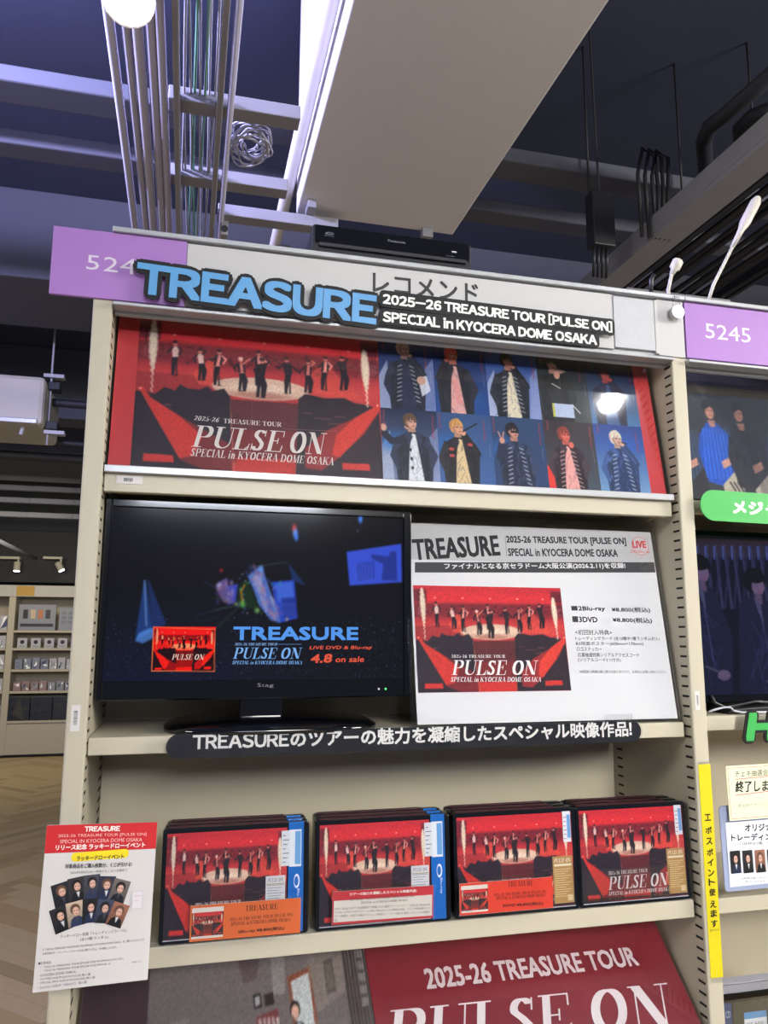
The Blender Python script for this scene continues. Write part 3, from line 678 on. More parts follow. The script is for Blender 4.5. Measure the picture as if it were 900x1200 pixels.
# ================================================================== PICTURES
def stage_image(w, h):
    im = Img(w, h, (120, 22, 34)); k = w/300.0; kk = k
    hm = homog([(140, 70), (862, 148), (878, 578), (108, 530)], [(0, 0), (300, 0), (300, 200), (0, 200)])
    im.k = kk; im.map = None
    # base bands in picture coordinates (300 x 200)
    Y = im.Y/kk; X = im.X/kk
    im.blend(np.ones((h, w)), (214, 46, 54)); im.blend(np.exp(-((Y-6)/9)**2)*.35, (170, 36, 52))
    band = 1/(1+np.exp(-(Y-34)/1.0))*(1/(1+np.exp((Y-66)/3.0)))
    im.blend(band*.62, (74, 24, 38)); im.blend((1/(1+np.exp(-(Y-64)/3.0)))*.8, (186, 50, 54))
    im.blend(np.exp(-((Y-84)/12)**2)*.35, (228, 96, 80))
    for x in (8, 12, 16, 20, 282, 286, 290, 294):
        im.rect(x, 14, x+2, 60, (90, 30, 44), .9); im.rect(x+.3, 42, x+1.5, 58, (206, 120, 130), .8)
    im.rect(0, 8, 26, 32, (60, 20, 34), .6); im.rect(276, 8, 300, 30, (70, 24, 36), .6)
    for i in range(120):
        x = rng.rand()*300; y = 36+rng.rand()*24; im.rect(x, y, x+1+rng.rand()*5, y+rng.rand()*5, (40+rng.randint(50), 15, 28), .5)
    im.map = hm
    # floor glow and stage
    im.poly([(110, 240), (385, 262), (420, 300), (420, 340), (108, 300)], (160, 44, 48), .8)
    im.poly([(300, 250), (352, 208), (372, 214), (385, 290), (320, 285)], (226, 84, 66), .8)
    im.poly([(640, 262), (690, 232), (720, 240), (820, 340), (640, 310)], (222, 80, 62), .55)
    im.map = None
    cx, cy = hm((508, 300)); im.ell(cx, cy, 60, 15, (220, 186, 164)); im.ell(cx, cy+1, 54, 11, (236, 214, 192), .8, .5)
    im.ell(cx, cy+9, 56, 8, (150, 70, 56), .5, .6)
    im.map = hm
    # catwalk
    im.poly([(412, 330), (622, 345), (612, 560), (425, 550)], (96, 38, 42)); im.poly([(420, 420), (618, 430), (640, 560), (400, 550)], (150, 34, 36), .55)
    im.poly([(418, 505), (612, 515), (632, 562), (400, 552)], (212, 50, 42), .85)
    im.line([(412, 330), (425, 550)], 1.2, (190, 110, 96)); im.line([(622, 345), (612, 560)], 1.2, (190, 110, 96))
    im.line([(480, 335), (478, 520)], .7, (150, 70, 66), .6)
    # crowd blocks
    left = [(108, 302), (150, 300), (185, 312), (215, 290), (245, 302), (262, 283), (285, 296), (320, 300), (345, 290), (360, 305), (395, 297), (413, 322), (418, 548), (104, 528)]
    right = [(620, 332), (640, 316), (668, 322), (700, 330), (760, 330), (790, 345), (830, 352), (864, 365), (880, 575), (612, 560)]
    im.poly(left, (42, 32, 44)); im.poly(right, (44, 32, 42))
    im.map = None
    for i in range(260):
        side = rng.rand() < .5; x = rng.rand()*118+(2 if side else 180); y = 104+rng.rand()*88
        c = [(60, 30, 40), (20, 16, 26), (84, 40, 44), (46, 34, 52)][rng.randint(4)]; im.rect(x, y, x+1+rng.rand()*6, y+.6+rng.rand()*1.6, c, .45)
    for (x, y, l) in ((214, 122, 22), (232, 128, 18), (200, 116, 12), (34, 118, 9), (22, 122, 6), (240, 118, 14)): im.rect(x, y, x+l, y+1.2, (150, 80, 74), .7)
    im.map = hm
    # red carpets of light
    im.poly([(136, 290), (150, 290), (172, 322), (300, 402), (420, 470), (420, 545), (330, 540), (262, 512), (170, 345)], (150, 34, 38), .75)
    im.poly([(134, 288), (150, 290), (170, 320), (260, 380), (330, 440), (300, 500), (258, 506), (165, 345)], (222, 56, 48), .85)
    im.poly([(864, 350), (866, 372), (820, 440), (730, 520), (690, 548), (640, 540), (640, 480), (700, 430), (780, 395)], (176, 42, 42), .8)
    im.poly([(864, 350), (864, 372), (812, 440), (745, 510), (722, 500), (735, 440), (790, 392)], (226, 64, 50), .85)
    im.poly([(150, 490), (240, 497), (242, 519), (147, 514)], (208, 52, 50)); im.poly([(752, 525), (835, 530), (838, 550), (754, 546)], (208, 52, 46))
    # flames
    for (x0, y0, x1, y1, ww) in ((183, 92, 175, 302, 27), (820, 190, 830, 356, 28)):
        for i in range(34):
            t = i/33.0; x = x0+(x1-x0)*t; y = y0+(y1-y0)*t; r = ww*(.28+.9*math.sin(PI*min(1, t*1.15+.12))**1.1*(1-.35*t))/2.41
            im.map = None; q = hm((x, y)); im.ell(q[0]+1.0*SIN(i*2.1), q[1], r*.52, r*.62, (232, 214, 190), .85, .5); im.map = hm
    # ceiling lights
    for (x, y) in ((245, 133), (382, 147), (517, 162), (649, 175), (772, 188), (140, 293), (860, 353)):
        im.map = None; q = hm((x, y)); im.ell(q[0], q[1], 5, 4, (240, 90, 80), .6, 1.0); im.ell(q[0], q[1], 2.0, 1.7, (255, 190, 170), 1, .6); im.map = hm
    # the ten dancers
    D = [(247, 150, 256, 0, 1), (322, 175, 272, 0, 1), (381, 178, 288, 1, 0), (446, 203, 306, 1, 0), (500, 183, 290, 1, 1), (511, 205, 326, 0, 0), (585, 203, 315, 0, 0), (651, 212, 313, 1, 0), (703, 203, 306, 1, 0), (752, 203, 306, 0, 0)]
    for n, (x, y0, y1, bare, white) in enumerate(D):
        H = (y1-y0); m = im; s = H/110.0
        torso = [(236, 150, 140), (214, 120, 108)][n % 2] if bare else ((226, 190, 182) if white else (44, 30, 38))
        hipx = x+6*SIN(n*2.3)*s; kx = 7*s*(1 if n % 2 else -1)
        m.poly([(hipx-9*s, y0+48*s), (hipx+9*s, y0+48*s), (hipx+12*s+kx, y0+76*s), (hipx+10*s+kx*.4, y1), (hipx+2*s, y1), (hipx+1*s, y0+72*s), (hipx-4*s, y1-1), (hipx-12*s, y1-2), (hipx-11*s+kx*.3, y0+74*s)], (28, 20, 30))
        m.poly([(x-11*s, y0+18*s), (x+11*s, y0+18*s), (hipx+9*s, y0+52*s), (hipx-9*s, y0+52*s)], torso)
        if not (white and not bare): m.poly([(x-12*s, y0+18*s), (x-4*s, y0+18*s), (hipx-5*s, y0+50*s), (hipx-12*s, y0+50*s)], (30, 20, 30)); m.poly([(x+12*s, y0+18*s), (x+5*s, y0+18*s), (hipx+6*s, y0+50*s), (hipx+12*s, y0+50*s)], (30, 20, 30))
        sg = 1 if n % 3 else -1
        m.line([(x-9*s, y0+21*s), (x-22*s, y0+34*s), (x-(30 if n in (6, 7, 2) else 16)*s, y0+(44 if n % 2 else 30)*s)], 2.6*s, (40, 24, 34))
        m.line([(x+9*s, y0+21*s), (x+20*s, y0+(12 if n % 2 else 32)*s), (x+(30 if n in (3, 4, 6) else 12)*s, y0+(6 if n % 2 else 44)*s)], 2.4*s, torso if bare else (44, 28, 36))
        m.map = None; q = hm((x, y0+7*s)); m.ell(q[0], q[1]+.6, 2.3*s*1.25, 3.0*s*1.2, (222, 140, 124)); m.ell(q[0]-.2, q[1]-1.1, 2.7*s*1.2, 2.2*s*1.2, (240, 200, 180) if n in (3,) else (66, 30, 38))
        q2 = hm((x, y1)); m.ell(q2[0], q2[1], 5*s, 1.3, (40, 20, 24), .6, .7); m.map = hm
    im.map = None; im.blur(1 if w > 200 else 0); im.noise(.06); return im

def stage_lettering(pr, fx, c=(232, 226, 222), small=True, full=True):
    """lettering on the stage picture; fx maps fraction coordinates (x right, z up) to the panel"""
    if small: 
        a = fx(.245, .285); b = fx(.62, .285); h = (fx(0, .325)[1]-fx(0, .285)[1]); pr.text('2025-26 TREASURE TOUR', a[0], a[1], b[0]-a[0], h, c, 'roman')
    if full:
        a = fx(.235, .125); b = fx(.825, .125); h = (fx(0, .265)[1]-fx(0, .125)[1]); pr.text('PULSE ON', a[0], a[1], b[0]-a[0], h, c, 'serif')
        a = fx(.235, .065); b = fx(.825, .065); h = (fx(0, .105)[1]-fx(0, .065)[1]); pr.text('SPECIAL in KYOCERA DOME OSAKA', a[0], a[1], b[0]-a[0], h, c, 'serif')
stage_hi = stage_image(300, 200); stage_lo = stage_image(180, 120); stage_tiny = stage_image(72, 48)

def portrait(n):
    """ten performer portraits, 100 x 130"""
    im = Img(100, 130); r = rng
    BG = [((24, 44, 96), (44, 70, 130)), ((18, 40, 92), (14, 70, 140)), ((24, 58, 130), (130, 150, 200)), ((26, 34, 44), (66, 72, 70)), ((14, 20, 44), (70, 120, 170)),
          ((20, 36, 70), (120, 136, 170)), ((46, 80, 130), (60, 100, 160)), ((40, 70, 110), (40, 66, 110)), ((52, 40, 44), (70, 84, 96)), ((24, 60, 140), (120, 160, 200))][n]
    im.grad(*BG)
    if n in (0, 2, 5): im.poly([(0, 70), (16, 40), (20, 130), (0, 130)], (190, 196, 220), .7); im.poly([(84, 50), (100, 30), (100, 130), (80, 130)], (150, 160, 205), .6)
    if n in (5, 6, 7): im.ell(20, 60, 40, 26, (30, 110, 200), .7, .8, -20)
    if n == 1: im.ell(50, 100, 60, 30, (20, 110, 190), .5, .9)
    if n == 9: im.ell(60, 40, 60, 30, (30, 90, 190), .7, .9)
    if n == 8: im.poly([(0, 86), (14, 90), (24, 130), (0, 130)], (226, 60, 50))
    HX, HY = [(46, 16), (36, 18), (42, 20), (30, 18), (38, 28), (52, 22), (36, 26), (40, 26), (40, 26), (44, 26)][n]
    skin = [(206, 158, 140), (220, 130, 110), (204, 140, 120), (216, 160, 140), (180, 80, 76), (216, 164, 142), (224, 164, 132), (214, 150, 132), (226, 110, 92), (214, 172, 150)][n]
    hair = [(196, 158, 136), (226, 70, 60), (24, 20, 26), (20, 20, 24), (52, 26, 32), (96, 66, 48), (206, 150, 84), (20, 18, 24), (140, 56, 44), (220, 206, 186)][n]
    jack = [(20, 24, 42), (20, 20, 32), (18, 20, 32), (22, 24, 28), (20, 26, 50), (26, 32, 52), (24, 22, 28), (34, 44, 70), (46, 34, 42), (40, 62, 104)][n]
    shirt = [(26, 34, 64), (222, 166, 160), (222, 212, 186), (30, 30, 36), (60, 90, 140), (226, 228, 234), (222, 196, 150), (30, 40, 66), (236, 170, 164), (30, 50, 96)][n]
    # neck, torso
    im.poly([(HX-5, HY+8), (HX+7, HY+8), (HX+10, HY+26), (HX-6, HY+26)], tuple(int(c*.85) for c in skin))
    sh = HY+22
    im.poly([(HX-6, sh-2), (HX+12, sh-2), (HX+32, sh+8), (HX+38, 78), (HX+34, 130), (HX-26, 130), (HX-30, 80), (HX-26, sh+10)], jack)
    j2 = tuple(int(min(255, c*1.35+8)) for c in jack); j3 = tuple(int(c*.7) for c in jack)
    if n in (0, 2, 3, 5, 8, 9, 6): im.poly([(HX-24, sh+4), (HX-34, sh+30), (HX-38, 86), (HX-26, 112), (HX-16, 100), (HX-22, 74), (HX-14, sh+20)], j2)
    if n in (1, 3, 5, 7, 8): im.poly([(HX+28, sh+6), (HX+42, sh+30), (HX+46, 84), (HX+34, 110), (HX+24, 96), (HX+30, 72), (HX+20, sh+20)], j2)
    im.poly([(HX+2, sh), (HX+8, sh+2), (HX+20, 130), (HX-8, 130), (HX-4, sh+30)], shirt)
    im.poly([(HX-26, sh+30), (HX-12, sh+18), (HX-14, 130), (HX-22, 130)], j3, .6); im.poly([(HX+24, sh+20), (HX+30, sh+40), (HX+30, 130), (HX+24, 130)], j3, .6)
    im.poly([(HX-6, sh-4), (HX+3, sh+6), (HX-4, sh+22), (HX-12, sh+4)], j2); im.poly([(HX+10, sh-4), (HX+8, sh+6), (HX+14, sh+22), (HX+20, sh+4)], j2)
    for i in range(34):
        x = HX-26+r.rand()*58; y = sh+8+r.rand()*(118-sh); im.line([(x, y), (x+r.randn()*6, y+4+r.rand()*14)], 1.3, tuple(int(min(255, c*1.9+30)) for c in jack), .45)
    # arms
    if n in (0, 1, 2, 4, 6, 9):   # microphone hand to mouth
        mx, my = HX+(-10 if n == 1 else 11), HY+8
        ex = HX+(-26 if n == 1 else 34); im.line([(HX+(26 if n != 1 else -20), sh+12), (ex, sh+26), (mx+(2 if n != 1 else -2), my+8)], 13, jack); im.line([(HX+(26 if n != 1 else -20), sh+12), (ex, sh+26), (mx, my+8)], 1, tuple(min(255, c*2+20) for c in jack), .7)
        im.ell(mx, my+3, 5, 5, skin); im.line([(mx, my), (mx+(26 if n == 6 else (-12 if n == 1 else 8)), my-(16 if n == 6 else -2))], 2.6, (14, 14, 18))
    if n == 3: im.line([(HX-8, 66), (HX+2, 54), (HX+10, 44)], 11, jack); im.ell(HX+10, 40, 6, 8, skin); [im.line([(HX+10, 38), (HX+12+4*j, 26+1.5*j)], 1.9, skin) for j in range(5)]; im.line([(HX-2, 58), (HX+14, 66)], 2, (225, 225, 225)); im.rect(HX-6, 96, HX+36, 122, (188, 200, 226)); im.rect(HX-6, 96, HX-2, 122, (200, 196, 70)); im.line([(HX+34, 96), (HX+48, 112)], 2, (230, 230, 230))
    if n == 5: im.line([(HX-12, sh+14), (HX-34, sh+16), (4, HY+24)], 12, jack); im.ell(5, HY+14, 5, 7, skin); im.ell(HX-6, HY+10, 5, 5, skin)
    if n == 7: im.line([(HX-20, sh+16), (HX-30, sh+30), (HX-22, sh+2)], 11, jack); im.ell(HX-21, sh-2, 5, 6, skin); im.line([(HX-22, sh-4), (HX-27, sh-18)], 2.3, skin); im.line([(HX-20, sh-4), (HX-17, sh-18)], 2.3, skin)
    if n == 8: im.line([(HX+14, sh+16), (HX+30, sh+20), (HX+10, sh)], 9, jack); im.ell(HX+12, sh-2, 5, 6, skin)
    # trims
    if n in (0, 2, 7, 8, 9):
        tc = (206, 210, 220) if n != 8 else (236, 190, 184)
        for j in range(9):
            y = sh+10+j*8
            im.line([(HX-11-j*.5, y+3), (HX-4-j*.4, y)], 1.7, tc, .85); im.line([(HX+10+j*1.2, y), (HX+17+j*1.2, y+3)], 1.7, tc, .85)
    if n == 6: [im.ell(HX+a, HY+b, 5, 3, (196, 70, 66)) for a, b in ((-12, 42), (-12, 54), (22, 32))]
    if n == 1: im.poly([(HX-2, 66), (HX+6, 66), (HX+16, 112), (HX+4, 112)], (222, 150, 146))
    if n == 5: [im.ell(HX-2+j, 74+j*16, 2, 3, (20, 20, 26)) for j in range(3)]
    if n == 0: im.poly([(HX+24, 70), (HX+40, 64), (HX+46, 92), (HX+30, 104)], (220, 222, 230), .9); im.ell(HX+30, 74, 8, 8, skin)
    # head
    dk = tuple(int(c*.72) for c in skin); lt = tuple(min(255, int(c*1.12)) for c in skin)
    im.ell(HX-1, HY-1, 12.5, 14, hair, rot=-8); im.poly([(HX-12, HY-4), (HX-9, HY-8), (HX-6, HY+12), (HX-11, HY+9)], hair)
    im.ell(HX+2, HY+3.5, 8.8, 11.4, dk, rot=-8); im.ell(HX+3.2, HY+3, 7.2, 10.6, skin, rot=-8); im.ell(HX+5, HY+2, 4, 6, lt, .6, .8)
    if n != 0:
        for j in range(9):
            x = HX-11+j*2.5; im.line([(HX-2+j*.6, HY-14), (x, HY-7+abs(j-5)*.9), (x+(1 if j % 2 else -1), HY-3+abs(j-5)*1.1)], 2.6, tuple(int(c*(.85+.3*((j*7) % 3)/2)) if c < 215 else c for c in hair))
    if n == 7: im.rect(HX-3, HY, HX+11, HY+4.5, (12, 12, 14))
    else: im.line([(HX-1, HY+1), (HX+2, HY+1.2)], 1.4, (40, 24, 26)); im.line([(HX+6, HY+.6), (HX+9, HY+.8)], 1.4, (40, 24, 26))
    im.line([(HX+4.5, HY+2), (HX+5.5, HY+6)], 1, tuple(int(c*.75) for c in skin)); im.line([(HX+3, HY+9), (HX+7, HY+8.6)], 1.6, (140, 60, 60))
    im.ell(HX-6, HY+3, 2, 3, tuple(int(c*.8) for c in skin))
    # vertical red lettering, drawn as short strokes
    for (x, y0, y1) in (((90, 8, 48) if n % 3 else (84, 12, 50)), ((4, 4, 30) if n in (5, 6, 7) else (8, 2, 20))):
        y = y0
        while y < y1: im.rect(x, y, x+3.4, y+1.1, (190, 52, 66), .85); im.rect(x+(1.8 if int(y) % 2 else 0), y, x+(3.4 if int(y) % 2 else 1.4), y+2.6, (190, 52, 66), .85); y += 3.6
    for y in np.arange(54, 78, 2.2): im.rect(93, y, 94, y+1.4, (190, 195, 215), .6)
    im.blur(1); im.noise(.05); return im

# ================================================================== THE LONG POSTER ON THE TOP SHELF
tilt = .17
pt_y0 = .020
bl = Vector((UW+.004, pt_y0, S1+.001)); br = Vector((W-.010, pt_y0, S1+.001)); tl = bl+Vector((0, .27*SIN(tilt), .27*COS(tilt)))
ps = Panel('long_poster', 'long red poster with a concert stage and ten performer portraits on the top shelf', 'poster', bl, br, tl)
box('poster_sheet', (0, 0, 0), (ps.W, .0012, ps.H-.005), mat('red_poster_sheet', rgb(206, 58, 62), .4), ps.e)
xa = ps.loc(152, 553)[0]; xb = ps.loc(449, 560)[0]; zb = .005; Hh = ps.loc(450, 397)[1]
o = link_mesh('stage_picture', raster_mesh('stage_picture', stage_hi, xb-xa, Hh-zb, xa, zb, -.0004), M['print'], ps.e)
pr = Print(-.0008)
TC = (232, 224, 218)
ps.tpx(pr, '2025-26', (227, 492.5), (257, 495), 5.2, TC, style='serif'); ps.tpx(pr, 'TREASURE TOUR', (262, 496), (330, 500.5), 5.2, TC, style='roman')
ps.tpx(pr, 'PULSE', (224, 523.5), (334, 530.5), 25, TC, style='serif'); ps.tpx(pr, 'ON', (340, 531), (384, 533.5), 25.5, TC, style='serif')
ps.tpx(pr, 'SPECIAL in KYOCERA DOME OSAKA', (223, 534.5), (391, 545.5), 9.0, TC, style='serif')
a = ps.loc(333, 503); b = ps.loc(396, 506); pr.poly([a, b, (b[0], b[1]+.0004), (a[0], a[1]+.0004)], (170, 120, 116))
pr.build('lettering', M['print'], ps.e)
xc = ps.loc(763, 578)[0]; cw = (xc-xb)/5; zm = ps.loc(570, 487)[1]
for n in range(10):
    c_, r_ = n % 5, n//5
    x0_, z0_ = xb+cw*c_, (zm if r_ == 0 else zb); hh = (Hh-zm if r_ == 0 else zm-zb)
    link_mesh('portrait_card', raster_mesh('portrait_card', portrait(n), cw, hh, x0_, z0_, -.0005-.00002*n), M['print'], ps.e)
MB().box((.002, -.0030, 0.0), (ps.W-.002, -.0018, ps.H-.012)).build('clear_cover', M['clear'], ps.e)

# ================================================================== TELEVISION
def tv(name, label, x0, x1, y, z0, z1, img, side, ynorm=0, lr=(.0065, .0065, .021, .009)):
    l, r, bt, tp = lr
    t = thing(name, label, 'television', ((x0+x1)/2, y, z0)); hw = (x1-x0)/2; hh = z1-z0
    MB().prism(rrect(-hw, 0, hw, hh, .004, 3), 0, .028).build('casing', M['black_gloss'], t, .002)
    MB().prism(rrect(-hw*.8, hh*.12, hw*.8, hh*.9, .01, 3), .0282, .055).build('rear_housing', M['black'], t, .004)
    mb = MB().box((-hw+.001, -.005, .001), (-hw+l, -.0002, hh-.001)).box((hw-r, -.005, .001), (hw-.001, -.0002, hh-.001)).box((-hw+l, -.005, .001), (hw-r, -.0002, bt)).box((-hw+l, -.005, hh-tp), (hw-r, -.0002, hh-.001))
    mb.build('bezel', M['black_gloss'], t, .001)
    link_mesh('screen', raster_mesh('screen', img, 2*hw-l-r, hh-bt-tp, -hw+l, bt, -.0006), M['screen'], t)
    return t, hw, hh
def concert_image():
    im = Img(360, 198, (17, 18, 24)); K = .4; im.k = 1
    f = homog([(45, 0), (888, 15), (880, 470), (32, 482)], [(0, 0), (360, 0), (360, 198), (0, 198)])
    Y = im.Y; X = im.X
    im.blend(np.clip((Y-90)/110, 0, 1)*.55*np.exp(-((X-60)/150)**2), (16, 24, 62)); im.map = f
    for i in range(900):
        x = 40+rng.rand()*840; y = 300+rng.rand()*180
        if y < 330-(x-300)*.1 and x < 300: continue
        im.rect(x, y, x+1.6, y+1.6, (70, 100, 180) if rng.rand() < .7 else (130, 150, 200), .35+.5*rng.rand())
    # light beams
    im.poly([(140, 205), (145, 205), (168, 345), (120, 370)], (40, 90, 190), .55); im.poly([(150, 205), (154, 205), (205, 325), (168, 345)], (40, 80, 180), .45)
    im.line([(142, 206), (150, 330)], 1.6, (150, 190, 250), .6)
    im.poly([(120, 372), (130, 350), (160, 336), (180, 338), (178, 360), (140, 378)], (90, 150, 240), .7)
    im.poly([(548, 150), (556, 160), (600, 215), (560, 200)], (40, 80, 170), .5)
    im.poly([(500, 205), (566, 198), (576, 305), (520, 320)], (40, 70, 190)); im.poly([(510, 210), (560, 204), (566, 250), (520, 262)], (70, 110, 220), .8)
    im.poly([(372, 218), (405, 212), (398, 265), (376, 270)], (60, 70, 180)); im.poly([(340, 215), (372, 195), (392, 268), (362, 262)], (110, 90, 150), .85)
    im.poly([(432, 190), (472, 158), (490, 210), (528, 318), (500, 312), (465, 270), (450, 230)], (80, 110, 190)); im.poly([(445, 195), (470, 175), (480, 225), (508, 305), (480, 280)], (170, 160, 200), .6)
    im.poly([(400, 265), (410, 215), (425, 200), (445, 225), (465, 285), (420, 275)], (24, 44, 30)); im.line([(418, 262), (414, 232), (424, 215)], 2.2, (190, 130, 40), .8)
    im.map = None
    for i in range(46):
        x, y = f((370+rng.rand()*160, 180+rng.rand()*125)); im.ell(x, y, 1.6, 1.6, [(60, 220, 90), (230, 90, 60), (90, 160, 250), (230, 220, 240), (60, 230, 160)][rng.randint(5)], .7, .8)
    for i in range(60):
        t = rng.rand(); x = 455+t*60+rng.randn()*10; y = 175+t*130+rng.randn()*10; q = f((x, y)); im.ell(q[0], q[1], 1.2+3*rng.rand(), 3+6*rng.rand(), [(60, 90, 200), (150, 130, 190), (190, 180, 220), (40, 60, 150), (170, 100, 120)][rng.randint(5)], .5, .9, -25)
    for i in range(26):
        q = f((345+rng.rand()*45, 200+rng.rand()*65)); im.ell(q[0], q[1], 2+2*rng.rand(), 3+3*rng.rand(), [(150, 90, 120), (90, 80, 170), (180, 170, 200)][rng.randint(3)], .5, .9)
    im.map = f; im.poly([(528, 250), (572, 246), (574, 300), (535, 306)], (34, 50, 140), .8)
    for k in range(6): im.rect(530+k*7, 262, 532+k*7, 300, (90, 120, 230), .6)
    im.map = None
    for p, c, r in (((357, 175), (200, 40, 50), 4), ((352, 215), (190, 190, 220), 4), ((470, 168), (90, 160, 240), 6), ((418, 268), (120, 220, 90), 6), ((400, 268), (220, 220, 120), 3), ((545, 308), (255, 190, 120), 3), ((460, 285), (160, 230, 120), 5)):
        q = f(p); im.ell(q[0], q[1], r, r, c, .8, .9)
    im.map = f
    for a, b, c in (((310, 205), (415, 268), (70, 80, 150)), ((340, 285), (415, 268), (90, 130, 60)), ((415, 268), (330, 250), (60, 90, 60)), ((285, 300), (415, 268), (40, 70, 110)), ((415, 268), (350, 330), (60, 110, 60))): im.line([a, b], 1.0, c, .6)
    im.line([(440, 165), (545, 148)], 1.2, (90, 100, 110), .6)
    im.poly([(718, 116), (880, 90), (880, 200), (726, 212)], (58, 84, 216)); im.poly([(745, 150), (800, 140), (800, 190), (750, 200)], (38, 56, 160), .6)
    im.poly([(790, 122), (842, 128), (848, 112), (865, 112), (866, 196), (820, 196), (826, 150), (792, 134)], (34, 48, 130), .8)
    for k in range(6): im.rect(745+k*9, 150, 747+k*9, 196, (100, 120, 230), .6)
    im.map = None
    for p, c, r in (((566, 52), (230, 60, 50), 8), ((569, 66), (110, 160, 255), 9), ((572, 78), (70, 130, 250), 7), ((760, 22), (80, 140, 255), 8), ((752, 56), (100, 110, 140), 3)):
        q = f(p); im.ell(q[0], q[1], r*.55, r, c, .95, .7)
    im.map = None; im.blur(3); im.map = f
    for i in range(500):
        x = 40+rng.rand()*840; y = 300+rng.rand()*180
        im.rect(x, y, x+1.8, y+1.8, (110, 140, 210), .3+.5*rng.rand())
    im.map = None
    # the small inset package picture
    a = f((170, 334)); b = f((341, 452)); x0, y0, x1, y1 = int(a[0]), int(a[1]), int(b[0]), int(b[1]); hh, ww = y1-y0, x1-x0
    yy = (np.arange(hh)*stage_lo.h//hh); xx = (np.arange(ww)*stage_lo.w//ww); crop = stage_lo.a[yy][:, xx]
    crop = np.clip((crop-.25)*1.5+.25, 0, 1)*np.array([1.05, .6, .45]); im.a[y0:y1, x0:x1] = np.clip(crop, 0, 1)
    im.map = f; im.line([(170, 334), (341, 338), (341, 452), (168, 452), (170, 334)], 1, (240, 120, 70)); im.map = None
    return im
tvx0, tvx1, tvy = .0270, .4665, .05
q0, q1 = atY(112, 822, tvy), atY(123, 583, tvy)
T1, hw, hh = tv('television', 'flat black television playing the concert advertisement on the middle shelf', tvx0, tvx1, tvy, q0.z, q1.z-.001, concert_image(), 1, lr=(.009, .0125, .026, .011))
tp = Panel('', '', '', (tvx0, tvy-.0008, q0.z), (tvx1, tvy-.0008, q0.z), (tvx0, tvy-.0008, q1.z)); bpy.data.objects.remove(tp.e)
pr = Print(0.0); B3 = (90, 160, 250); R3 = (236, 92, 66)
def z5(x, y): return (120+x*.4, 600+y*.4)
tp.tpx(pr, 'TREASURE', z5(385, 374), z5(748, 374), 14.5, B3, bold=.05)
tp.tpx(pr, '2025-26 TREASURE TOUR', z5(387, 391), z5(512, 391), 3, (150, 190, 250), style='serif')
a, b = tp.loc(*z5(512, 388)), tp.loc(*z5(583, 388)); pr.rect(a[0], a[1], b[0], a[1]+.0005, (110, 150, 220))
tp.tpx(pr, 'PULSE ON', z5(382, 430), z5(586, 430), 13, (130, 185, 250), style='serif')
tp.tpx(pr, 'SPECIAL in KYOCERA DOME OSAKA', z5(380, 446), z5(585, 446), 4, (130, 185, 250), style='serif')
tp.tpx(pr, 'LIVE DVD & Blu-ray', z5(606, 405), z5(788, 404), 4.8, R3, slant=.25, bold=.03); tp.tpx(pr, '4.8', z5(610, 442), z5(670, 440), 9.5, R3, slant=.2, bold=.05); tp.tpx(pr, 'on sale', z5(682, 440), z5(765, 439), 6.4, R3, slant=.2, bold=.03)
tp.tpx(pr, 'PULSE ON', z5(203, 433), z5(300, 433), 6.5, (250, 215, 200), style='serif')
o = pr.build('screen_lettering', M['screen'], T1); o.location = (-hw, -.0008, 0)
pr = Print(0.0); tp.tpx(pr, 'Stag', (301, 806), (320, 806), 5.5, (105, 105, 112)); o = pr.build('maker_lettering', M['print'], T1); o.location = (-hw, -.0056, 0)
p = tp.loc(451, 807); MB().tube([(0, -.0062, 0), (0, -.0052, 0)], .0014, 8).build('status_light', M['status_green'], T1).location = (p[0]-hw, 0, p[1])
p = tp.loc(443, 807); MB().tube([(0, -.0058, 0), (0, -.0052, 0)], .0016, 8).build('sensor_window', M['cable_grey'], T1).location = (p[0]-hw, 0, p[1])
# stand
zb = S2-q0.z
MB().box((-.028, .004, zb+.012), (.032, .03, .012)).box((-.018, .03, zb+.012), (.022, .05, .06)).build('stand_neck', M['black_gloss'], T1, .003)
c0 = atZ(183, 858, S2); base = []
for k in range(28):
    a = 2*PI*k/28; ca, sa = COS(a), SIN(a); base.append((abs(ca)**.55*math.copysign(1, ca)*.150, .040+abs(sa)**.7*math.copysign(1, sa)*.092))
mb = MB(); n = len(base)
rings = [(1.0, 0.0005), (1.0, .006), (.93, .012), (.35, .020), (.0, .021)]
for sc_, z in rings: mb.v += [(x*sc_, .040+(y-.040)*sc_, z) for x, y in base]
for r in range(len(rings)-1): mb.f += [(r*n+i, r*n+(i+1) % n, (r+1)*n+(i+1) % n, (r+1)*n+i) for i in range(n)]
mb.f.append(tuple(range(n))[::-1]); o = mb.build('stand_base', M['black_gloss'], T1, smooth=True); o.location = (.02, 0.0, zb)

# ================================================================== LAMINATED INFORMATION SHEET
il = .16
bl = Vector((.462, .024, S2+.001)); br = Vector((.8925, .024, S2+.001)); tl = bl+Vector((0, .30*SIN(il), .30*COS(il)))
s = Panel('information_sheet', 'white release information sheet in a clear sleeve right of the television', 'notice', bl, br, tl)
ztop = s.loc(766, 624)[1]
box('paper', (.006, 0, .004), (s.W-.002, .0008, ztop), mat('white_paper', rgb(222, 222, 225), .6, noise=.02), s.e)
pr = Print(-.0003); INK = (62, 62, 66)
gx = lambda u, v: s.loc(u, v)
pr.rect(.0065, gx(500, 656)[1], s.W-.0022, ztop-.0002, (190, 190, 192))
s.tpx(pr, 'TREASURE', (486, 656), (586, 650.5), 23, (40, 38, 40), bold=.035)
a, b = gx(591.5, 628), gx(592.5, 652); pr.rect(a[0], b[1], a[0]+.0006, a[1], INK)
